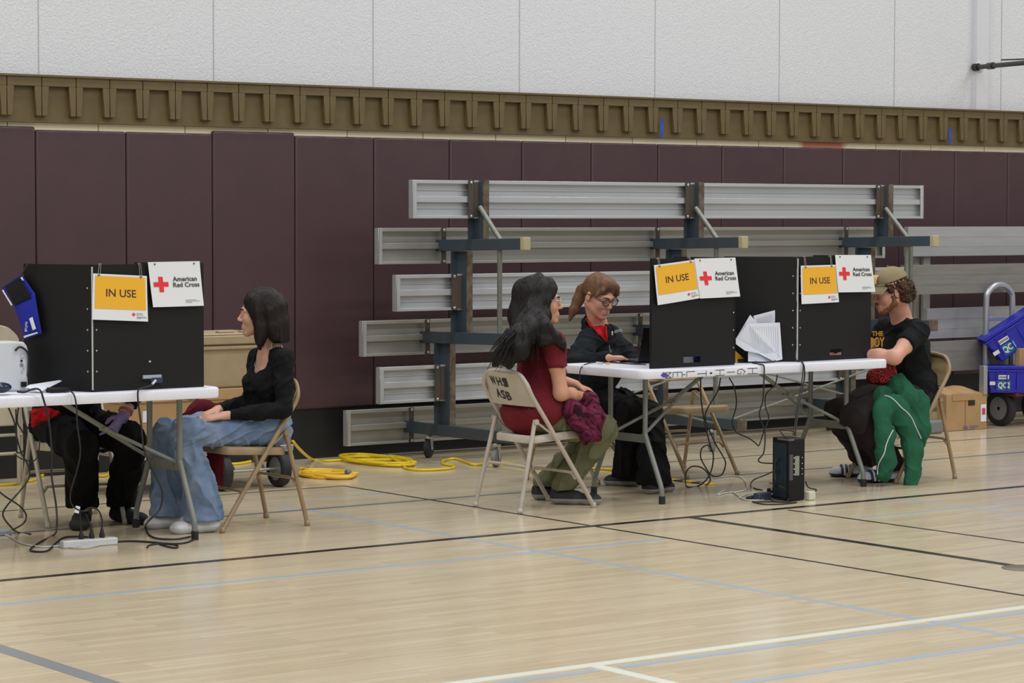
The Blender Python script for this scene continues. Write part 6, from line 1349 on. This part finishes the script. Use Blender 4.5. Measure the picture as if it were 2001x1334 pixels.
cable('pair of black cords draped over the table edge above the tall device', [P(1450, 702, Z=.764), P(1490, 708, Z=.764), P(1530, 703, Z=.766), P(1556, 702, Z=.768), D(1568, 708, 10.70), D(1572, 722, 10.685), D(1571, 745, 10.68), D(1562, 790, 10.62), D(1556, 830, 10.56), D(1554, 852, 10.53), D(1548, 862, 10.50)], .0042)
cable('second black cord over the table edge above the tall device', [P(1540, 703, Z=.764), P(1560, 704, Z=.766), D(1569, 711, 10.69), D(1567, 745, 10.685), D(1558, 790, 10.63), D(1553, 830, 10.57), D(1550, 850, 10.53)], .0034)
cable('black cable bulging left of the tall device', [D(1523, 921, 10.52), D(1514, 920, 10.52), D(1495, 928, 10.5), D(1472, 938, 10.52), G_(1467, 950), G_(1478, 955), G_(1490, 957)], .004)
cable('vertical black cable along the teal side of the device', [D(1524, 896, 10.53), D(1516, 900, 10.52), D(1514, 920, 10.52), D(1515, 945, 10.5), G_(1512, 960), G_(1500, 968)], .0036)
cable('black cord lying flat in front of the device', [G_(1470, 980), G_(1490, 984.5), G_(1520, 985), G_(1545, 983), G_(1556, 981), G_(1530, 981), G_(1500, 980), G_(1472, 981)], .0038)
cable('thin dark cord curling over the teal side of the device', [G_(1504, 943), D(1520, 948, 10.47), D(1535, 956, 10.46), D(1542, 968, 10.46), G_(1537, 979), G_(1515, 979), G_(1504, 974)], .003)
cable('white cord looping on the floor left of the device', [G_(1395, 934), G_(1425, 930), G_(1445, 931), G_(1456, 940), G_(1459, 955), G_(1440, 961), G_(1420, 962), G_(1404, 967)], .0045, m_wcable)
cable('second white cord curling around the plugs left of the device', [G_(1402, 966), G_(1415, 958), G_(1430, 960), G_(1442, 968), G_(1455, 976), G_(1480, 977), G_(1500, 974), G_(1505, 970), G_(1480, 962), G_(1460, 965), G_(1444, 972)], .0045, m_wcable)
a = MB(); a.box(P(1490, 969, Z=.022), (.11, .045, .04), Matrix.Rotation(.15, 3, 'Z')); o = ob('power_adapter', a, mat('slate_blue_plastic', (62, 68, 88), .4), bevel=.005); tag(o, 'slate blue power adapter on the floor left of the tall device', 'adapter')
a = MB(); a.cyl(P(1477, 970, Z=.02), P(1458, 973, Z=.012), .013, r2=.008); ob('plug_end', a, m_rubber, o, smooth=True, angle=40)
t = thing('power_strip', 'black power strip with round sockets at the foot of the tall device', 'power strip', P(1512, 965, Z=0)); a = MB(); a.box(P(1513, 962, Z=.03), (.075, .05, .05)); ob('housing', a, m_blackp, t, bevel=.006)
for (x, y) in ((1508, 956), (1515, 957), (1522, 958), (1509, 965), (1520, 968)): a = MB(); a.ball(P(x, y, Y=P(1513, 962, Z=.03).y-.027), .006, 8); ob('socket', a, m_strip, t)
a = MB(); a.box(P(1583, 968, Z=.025), (.05, .04, .048)); o = ob('outlet_cube', a, mat('cream_plastic', (205, 205, 185), .5), bevel=.004); tag(o, 'small cream outlet cube on the floor right of the tall device', 'outlet')
cable('black cord curling onto the cream outlet cube', [D(1574, 940, 10.55), D(1578, 950, 10.55), D(1585, 954, 10.54), D(1595, 956, 10.54), D(1593, 960, 10.53)], .0038)
# yellow and dark tape on the floor
m_yt2 = mat('yellow_floor_tape', (226, 190, 30), .6); m_dt = mat('dark_floor_tape', (70, 68, 70), .6)
pa, pb = P(1306, 937, Z=0), P(1392, 947, Z=0); tp = thing('cord_cover', 'yellow and dark taped cord cover on the floor under the right table', 'cord cover', pa); dd = (pb-pa); nn = V(-dd.y, dd.x, 0).normalized()*.03
for i, mm in enumerate((m_yt2, m_dt, m_yt2, m_dt, m_yt2)):
    t0, t1 = i/5, (i+1)/5; a = MB(); a.prism([pa+dd*t0-nn, pa+dd*t1-nn, pa+dd*t1+nn, pa+dd*t0+nn], .008, (0, 0, 1)); ob('tape_band', a, mm, tp, bevel=.003)
# yellow extension cords by the wall
m_ycord = mat('yellow_vinyl_cord', (226, 196, 28), .4)
def GY(x, y, z=.008): return P(x, y, Z=z)
random.seed(5)
loop = []
for k in range(5):
    for i in range(12):
        w = 2*math.pi*i/12+k*.2; c = GY(735, 901); loop.append(c+V(.16*math.cos(w)*(1+.08*random.uniform(-1, 1))+.0*k, .34*math.sin(w)*(1+.12*random.uniform(-1, 1)), .004*k+.003*random.random()))
cable('long yellow extension cord running along the wall into a flat coil', [D(572, 862, 12.95), D(590, 882, 13.3), GY(612, 898), GY(640, 900), GY(680, 898)]+loop+[GY(785, 905), GY(795, 915), GY(830, 918), GY(880, 915), GY(886, 910), GY(866, 906), GY(868, 899), GY(890, 896), GY(912, 903), GY(930, 908), GY(965, 902), GY(1000, 906), GY(1030, 913), GY(1070, 915), GY(1180, 916), GY(1300, 930)], .009, m_ycord, 'extension_cord', 4, 'extension cord')
loop = []
for k in range(3):
    for i in range(12):
        w = 2*math.pi*i/12; c = GY(642, 928); loop.append(c+V(.15*math.cos(w)*(1+.1*random.uniform(-1, 1)), .20*math.sin(w)*(1+.2*random.uniform(-1, 1)), .006*k+.003*random.random()))
yc = cable('second yellow extension cord coiled on the floor behind the tan chair', loop+[GY(600, 925), GY(598, 916), GY(585, 915)], .0095, mat('amber_vinyl_cord', (232, 184, 48), .4), 'extension_cord', 4, 'extension cord')
a = MB(); c = GY(679, 923, .03); a.cyl(c-V(.01, 0, 0), c+V(.02, .0, 0), .018); ob('cord_plug', a, mat('grey_plug', (110, 112, 122), .5), yc, smooth=True, angle=40)
cable('yellow cord crossing the floor behind the cream chair at the left', [GY(-20, 948), GY(20, 946), GY(45, 941), GY(65, 938), GY(80, 930), GY(95, 924), GY(140, 923), GY(200, 930), GY(215, 920), GY(220, 905), GY(260, 900), GY(420, 905), GY(470, 905), GY(520, 893), GY(555, 885)], .009, m_ycord, 'extension_cord', 5, 'extension cord')
# ================================================================ left cart with bins
m_alu3 = mat('hand_truck_aluminium', (176, 178, 182), .35, .7); m_tire = mat('tire_rubber', (34, 34, 35), .7); m_rim = mat('dull_rim', (150, 152, 156), .4, .5)
def wheel(par, c, r, w, ax=(1, 0, 0), rim=m_rim, tread=True):
    c = Vector(c); ax = Vector(ax).normalized(); a = MB(); a.lathe([(r*.64, 0), (r*.66, -w*.5), (r*.86, -w*.52), (r*.97, -w*.40), (r, -w*.15), (r, w*.15), (r*.97, w*.40), (r*.86, w*.52), (r*.66, w*.5), (r*.64, 0)], c, ax, 36, cap=False); t_ = ob('tire', a, m_tire, par, smooth=True, angle=30)
    a = MB(); a.lathe([(r*.68, -w*.42), (r*.66, -w*.34), (r*.58, -w*.22), (r*.30, -w*.16), (r*.22, -w*.40), (r*.10, -w*.42), (r*.02, -w*.42), (r*.02, w*.42), (r*.22, w*.4), (r*.30, w*.16), (r*.58, w*.22), (r*.66, w*.34), (r*.68, w*.42)], c, ax, 32); rm = ob('rim', a, rim, t_, smooth=True, angle=30)
    q_ = ax.to_track_quat('Z', 'Y').to_matrix()
    for i in range(6):
        w_ = i*math.pi/3; a = MB(); dr_ = q_ @ V(math.cos(w_), math.sin(w_), 0); a.box(c+dr_*r*.42-ax*w*.20, (r*.36, r*.09, w*.12), Matrix((dr_, ax.cross(dr_), ax)).transposed()); ob('spoke', a, rim, rm)
t = thing('hand_truck', 'hand truck with large black wheels under the tan bins behind the left table', 'hand truck', (7.3, 12.9, 0))
for X in (7.405, 7.80): wheel(t, (X, 12.79, .108), .108, .062)
a = MB(); a.cyl((7.40, 12.79, .108), (7.80, 12.79, .108), .009); ob('axle', a, m_bolt, t, smooth=True, angle=40)
a = MB(); a.bb(6.72, 7.86, 12.72, 13.30, .232, .252); ob('deck', a, m_alu3, t, bevel=.004)
for yy in (12.74, 13.28): a = MB(); a.cyl((6.70, yy, .225), (7.86, yy, .225), .014); ob('side_rail', a, m_alu3, t, smooth=True, angle=40)
for xx in (7.5, 7.7): a = MB(); a.cyl((xx, 12.79, .11), (xx, 12.95, .23), .008); ob('axle_brace', a, m_alu3, t, smooth=True, angle=40)
for xx in (6.78,): 
    for yy in (12.80, 13.22): a = MB(); a.lathe([(.015, -.014), (.04, -.014), (.04, .014), (.015, .014)], (xx, yy, .04), (1, 0, 0), 20); cw = ob('caster_wheel', a, m_tire, t, smooth=True, angle=40); a = MB(); a.bb(xx-.02, xx+.02, yy-.012, yy+.012, .045, .215); ob('caster_fork', a, m_alu3, cw)
a = MB(); a.bb(7.895, 7.91, 12.83, 13.20, .245, .49); ob('end_plate', a, mat('grey_painted_plate', (124, 125, 126), .5), t, bevel=.003)
m_bin = mat('tan_moulded_plastic', (168, 150, 118), .55, noise_amt=.08, nscale=12); m_card = mat('brown_cardboard', (176, 142, 100), .85, noise_amt=.12, nscale=7, bump=.0004, bscale=90); m_card_d = mat('brown_cardboard_inside', (150, 118, 80), .9)
t = thing('storage_bin', 'large tan lidded bin stacked on top behind the woman with the dark bob', 'bin', (7.42, 12.95, .60))
def taper(a, x0, x1, y0, y1, z0, z1, ti):
    vs = [(x0+ti, y0+ti, z0), (x1-ti, y0+ti, z0), (x1-ti, y1-ti, z0), (x0+ti, y1-ti, z0), (x0, y0, z1), (x1, y0, z1), (x1, y1, z1), (x0, y1, z1)]; a.add(vs, [(0, 3, 2, 1), (4, 5, 6, 7), (0, 1, 5, 4), (1, 2, 6, 5), (2, 3, 7, 6), (3, 0, 4, 7)]); return a
a = taper(MB(), 7.13, 7.70, 12.76, 13.16, .598, .88, .025); ob('bin_body', a, m_bin, t, bevel=.012)
a = MB(); a.bb(7.115, 7.715, 12.745, 13.175, .825, .845); ob('rim_ledge', a, m_bin, t, bevel=.005)
a = taper(MB(), 7.105, 7.725, 12.735, 13.185, .855, .905, .004); a.bb(7.13, 7.70, 12.76, 13.16, .905, .918); l_ = ob('lid', a, m_bin, t, bevel=.007)
for xx in (7.25, 7.45, 7.6): a = MB(); a.bb(xx-.05, xx+.05, 12.79, 12.84, .918, .930); ob('lid_rib', a, m_bin, l_, bevel=.004)
t = thing('cardboard_box', 'wide cardboard box under the tan bin, white label on its side', 'box', (7.1, 12.95, .252))
a = MB(); a.bb(6.76, 7.60, 12.76, 13.22, .2525, .585); ob('box_body', a, m_card, t, bevel=.005); a = MB(); a.bb(6.75, 7.61, 12.75, 13.23, .535, .5975); ob('lid', a, m_card, t, bevel=.004)
w0, w1 = P(279, 803, Y=12.757), P(287, 825, Y=12.757); a = MB(); a.bb(w0.x, w0.x+.035, 12.757, 12.76, w1.z, w0.z); ob('white_label', a, m_sheet, t)
# folded chair leaning behind the left table
t = thing('folding_chair', 'folded beige chair standing on end at the left edge of the photo', 'chair', (6.36, 13.7, 0)); yb = 13.72
x1 = 6.585; x0 = x1-.46; a = MB(); pts = [(x1-.0, yb, .02), (x1, yb, .60), (x1-.004, yb+.015, .80), (x1-.03, yb+.02, .885), (x1-.09, yb+.022, .935), ((x0+x1)/2, yb+.024, .948)]; pts = pts+[(x0+x1-p[0], p[1], p[2]) for p in pts[-2::-1]]
a.tube(spl(pts, 5), .0125, 10); ob('frame_tube', a, m_cream_t, t, smooth=True)
a = MB(); a.grid(lambda u, v: (lerp(x0+.008, x1-.008, u) if v < .7 else lerp(x0+.008+.07*((v-.7)/.3)**2, x1-.008-.07*((v-.7)/.3)**2, u), yb-.004, lerp(.66, .938, v)), 10, 12, th=.006); ob('backrest', a, m_cream, t, smooth=True, angle=50)
a = MB(); a.bb(x0+.02, x1-.02, yb-.03, yb-.008, .36, .60); ob('seat', a, m_cream, t, bevel=.008)
for zz in (.305, .195): a = MB(); a.cyl((x0, yb-.01, zz), (x1, yb-.01, zz), .010); ob('cross_bar', a, m_cream_t, t, smooth=True, angle=40)
for xx in (x0+.03, x1-.03): a = MB(); a.cyl((xx, yb-.03, .02), (xx, yb-.03, .62), .011); ob('leg', a, m_cream_t, t, smooth=True, angle=40)
# ================================================================ right hand truck and bins
m_binb = mat('royal_blue_bin_plastic', (34, 38, 176), .4, noise_amt=.06, nscale=10); m_teal_lab = mat('teal_label', (34, 110, 150), .5); m_redc = mat('dark_red_cart_metal', (96, 44, 44), .5, .2)
t = thing('hand_truck', 'aluminium hand truck with looped handle at the right edge, carrying the blue bins', 'hand truck', (14.7, 13.4, 0))
hx0, hx1, hy = 14.46, 14.75, 13.36; zt_ = 1.075
a = MB(); a.tube(spl([(hx0, hy, .22), (hx0, hy, .6), (hx0, hy, .95), (hx0+.02, hy, 1.02), (hx0+.08, hy, zt_-.012), ((hx0+hx1)/2, hy, zt_), (hx1-.08, hy, zt_-.012), (hx1-.02, hy, 1.02), (hx1, hy, .95), (hx1, hy, .6), (hx1, hy, .22)], 5), .024, 12); ob('handle_frame', a, m_alu3, t, smooth=True)
a = MB(); a.bb(hx0, hx1, hy-.012, hy+.012, .80, .83); ob('cross_bar', a, m_alu3, t, bevel=.002)
a = MB(); a.bb(14.50, 15.6, 13.08, 13.37, .235, .262); ob('deck', a, m_redc, t, bevel=.004)
a = MB(); p_ = P(1917, 742, Y=13.15); a.bb(p_.x, p_.x+.04, 13.12, 13.17, .262, .48); ob('side_plate', a, m_alu3, t, bevel=.003)
wheel(t, (14.53, 13.26, .135), .135, .07); wheel(t, (14.95, 13.28, .135), .135, .07)
for zz in (.30, .34): a = MB(); a.bb(14.53, 14.60, 13.14, 13.22, zz-.012, zz+.012); ob('latch', a, m_bolt, t, bevel=.003)
def blue_bin(name, label, c, w, dp_, h, rot, txt, lab, rz=-36.0):
    t = thing(name, label, 'bin', c); R_ = Matrix.Rotation(math.radians(rz), 3, 'Z') @ Matrix.Rotation(rot, 3, 'Y'); c = Vector(c); u0_, v0_ = lab
    def T(a_): a_.v = [tuple(c+R_ @ Vector(v)) for v in a_.v]; return a_
    a = T(taper(MB(), -w/2, w/2, -dp_/2, dp_/2, 0, h*.86, w*.07)); ob('bin_body', a, m_binb, t, bevel=.006)
    a = T(MB().bb(-w/2-.012, w/2+.012, -dp_/2-.012, dp_/2+.012, h*.80, h*.86)); ob('rim', a, m_binb, t, bevel=.003)
    a = T(taper(MB(), -w/2-.016, w/2+.016, -dp_/2-.016, dp_/2+.016, h*.87, h, .01)); ob('lid', a, m_binb, t, bevel=.005)
    for xx in (-.32, -.1, .12, .33):
        a = T(MB().bb(xx*w-.004, xx*w+.004, -dp_/2-.006, -dp_/2+.01, h*.1, h*.80)); ob('rib', a, m_binb, t)
    def fn(u, v, l=0): z = v*h*.80; y = -dp_/2+w*.07*(1-v*.93)-.002-l; return c+R_ @ V((u-.5)*w, y, z)
    for (u0, u1, v0, v1, mm, nm, l) in ((u0_, u0_+.28, v0_, v0_+.46, m_teal_lab, 'teal_label', .004), (u0_+.02, u0_+.24, v0_+.52, v0_+.72, m_sheet, 'barcode_label', .007), (u0_-.16, u0_-.04, v0_+.25, v0_+.42, m_sheet, 'white_label', .007)):
        a = MB(); a.grid(lambda u, v: fn(lerp(u0, u1, u), lerp(v0, v1, v), l), 4, 4); ob(nm, a, mm, t)
    for i in range(7): a = MB(); u_ = u0_+.04+.026*i; a.grid(lambda u, v: fn(lerp(u_, u_+.014, u), lerp(v0_+.57, v0_+.67, v), .009), 2, 2); ob('barcode_bar', a, m_txt2, t)
    text_on(fn, txt, u0_+.015, v0_+.12, .26, 'lettering', m_sheet, t, .03, wid=.25, lift=.009)
    return t
cq = P(1976, 765, Y=13.10)+Vector((.597, .802, 0))*.10; cq.z = .2630
blue_bin('storage_bin', 'blue lidded bin marked QC2, standing level on the hand truck', cq, .36, .22, .205, 0, 'QC2', (.20, .12))
cq = P(1998, 681, Y=13.10)+Vector((.597, .802, 0))*.11
blue_bin('storage_bin', 'blue lidded bin marked QC1, tilted on top of the QC2 bin', cq, .42, .24, .225, math.radians(-33), 'QC1', (.16, .12))
a = MB(); x_ = P(1993, 720, Y=13.1).x; a.bb(x_, x_+.30, 13.10, 13.15, .2625, .60); tag(ob('cardboard_box', a, m_card, bevel=.004), 'tall cardboard box beside the blue bins, cut by the right edge', 'box')
# open carton on the floor
t = thing('cardboard_box', 'open cardboard carton with blue logo on the floor behind the man\'s chair', 'box', (14.0, 13.2, 0))
bx0, bx1, by = 13.80, 14.235, 13.13; z_ = .295
a = MB(); a.bb(bx0, bx1, by, by+.006, 0, z_); 
ob('box_body', MB().bb(bx0, bx1, by+.003, by+.30, .002, z_-.02), m_card, t, bevel=.003)
hx = P(1896, 786, Y=by).x
a = MB(); a.tube([(hx-.02, by-.0005, .205), (hx+.05, by-.0005, .205)], .02, 12, flat=((0, 1, 0), .06)); ob('hand_hole', a, mat('dark_opening', (48, 36, 26), .9), t)
a = MB(); sx = P(1887, 790, Y=by).x; a.bb(sx-.003, sx+.003, by-.001, by+.003, .03, z_-.04); ob('flap_seam', a, m_card_d, t)
a = MB(); a.bb(bx0+.06, sx+.05, by-.004, by+.003, z_-.07, z_-.015); ob('tape_flap', a, m_card, t, bevel=.002)
for (u_, du) in ((bx0+.02, .16), (bx0+.20, .20)):
    a = MB(); a.grid(lambda u, v: (u_+du*u, by+.02+.24*v, z_-.02+.035*math.sin(u*3)*math.sin(v*2.5)+.02*v), 6, 6, th=.003); ob('open_flap', a, m_card, t)
l0, l1 = P(1917, 790, Y=by-.003), P(1927, 823, Y=by-.003); a = MB(); a.bb(l0.x, l1.x, by-.003, by, l1.z, l0.z); lb = ob('white_label', a, m_sheet, t)
a = MB(); a.bb(l0.x+.012, l1.x-.012, by-.005, by-.002, lerp(l1.z, l0.z, .40), lerp(l1.z, l0.z, .78)); ob('pink_square', a, mat('pink_print', (196, 60, 100), .5), lb)
m_bl = mat('blue_print', (66, 92, 150), .6)
def cb(u, v, l): q0, q1 = P(1883, 841, Y=by-.004), P(1915, 831, Y=by-.004); return V(lerp(q0.x, q1.x, u), by-.003-l, lerp(q0.z, q1.z, v)+.006)
text_on(cb, 'PREFERRED', .38, .52, .34, 'lettering', m_bl, t, .02, wid=.58); text_on(cb, 'PAPER', .38, .08, .30, 'lettering', m_bl, t, .02, wid=.34)
a = MB()
for k in range(4): a.add([cb(.02+.07*k+.02*(k % 2), .05, .001), cb(.06+.07*k, .05, .001), cb(.04+.07*k, .85, .001), cb(.0+.07*k, .85, .001)], [(0, 1, 2, 3)])
ob('logo', a, m_bl, t)
a = MB(); q0 = P(1812, 792, Y=13.3); a.bb(q0.x, q0.x+.25, 13.32, 13.5, .06, .30); tag(ob('cardboard_box', a, m_card, bevel=.004), 'small cardboard box glimpsed between the man\'s chair and the open carton', 'box')
a = MB(); q0 = P(1830, 820, Y=13.05); a.bb(q0.x-.1, q0.x+.08, 13.05, 13.3, .0, .10); tag(ob('plastic_bag', a, mat('pale_plastic', (120, 122, 122), .4), bevel=.02, bseg=3), 'pale plastic bag beside the chair leg and the open carton', 'bag')
# scrap paper at the wall foot
a = MB(); c = P(910, 870, Y=14.0); c = P(912, 870, Z=.01); a.prism([c+V(-.08, 0, 0), c+V(.07, -.03, 0), c+V(.09, .03, .012), c+V(-.02, .06, .02)], .002, (0, 0, 1)); tag(ob('paper_scrap', a, m_paper), 'crumpled white paper on the floor below the bleacher', 'paper')
# people-side bits: bleacher small blue item and pouch under the bleacher at right
p_ = P(1577, 790, Y=12.9); a = MB(); a.bb(p_.x-.008, p_.x+.012, 12.85, 12.88, .34, .46); o = ob('hanging_pouch', a, mat('dull_red_plastic', (150, 50, 54), .6), bevel=.01)
tag(o, 'small dull red item hanging under the bleacher behind the right table leg', 'pouch')
GRP = {'folding_chair': 'folding chairs around the testing tables', 'folding_table': 'white folding tables', 'privacy_screen': 'black privacy screens on the tables', 'hanging_sign': 'laminated signs on the privacy screens', 'cable': 'cables under and on the tables', 'extension_cord': 'yellow extension cords on the floor', 'storage_bin': 'lidded storage bins', 'paper_sheet': 'loose papers on the tables', 'person': 'people seated at the tables', 'bleacher': 'stowed bleachers', 'cardboard_box': 'cardboard boxes on the floor and carts', 'tape_strip': 'blue tape strips on the brown band', 'power_adapter': 'power adapters', 'plug': 'plugs in the power strip', 'power_strip': 'power strips on the floor', 'hand_truck': 'hand trucks with bins'}
for o in list(COL.objects):
    if o.parent is None and o.get('label') and not o.get('group'):
        g = GRP.get(o.name.split('.')[0])
        if g: o['group'] = g
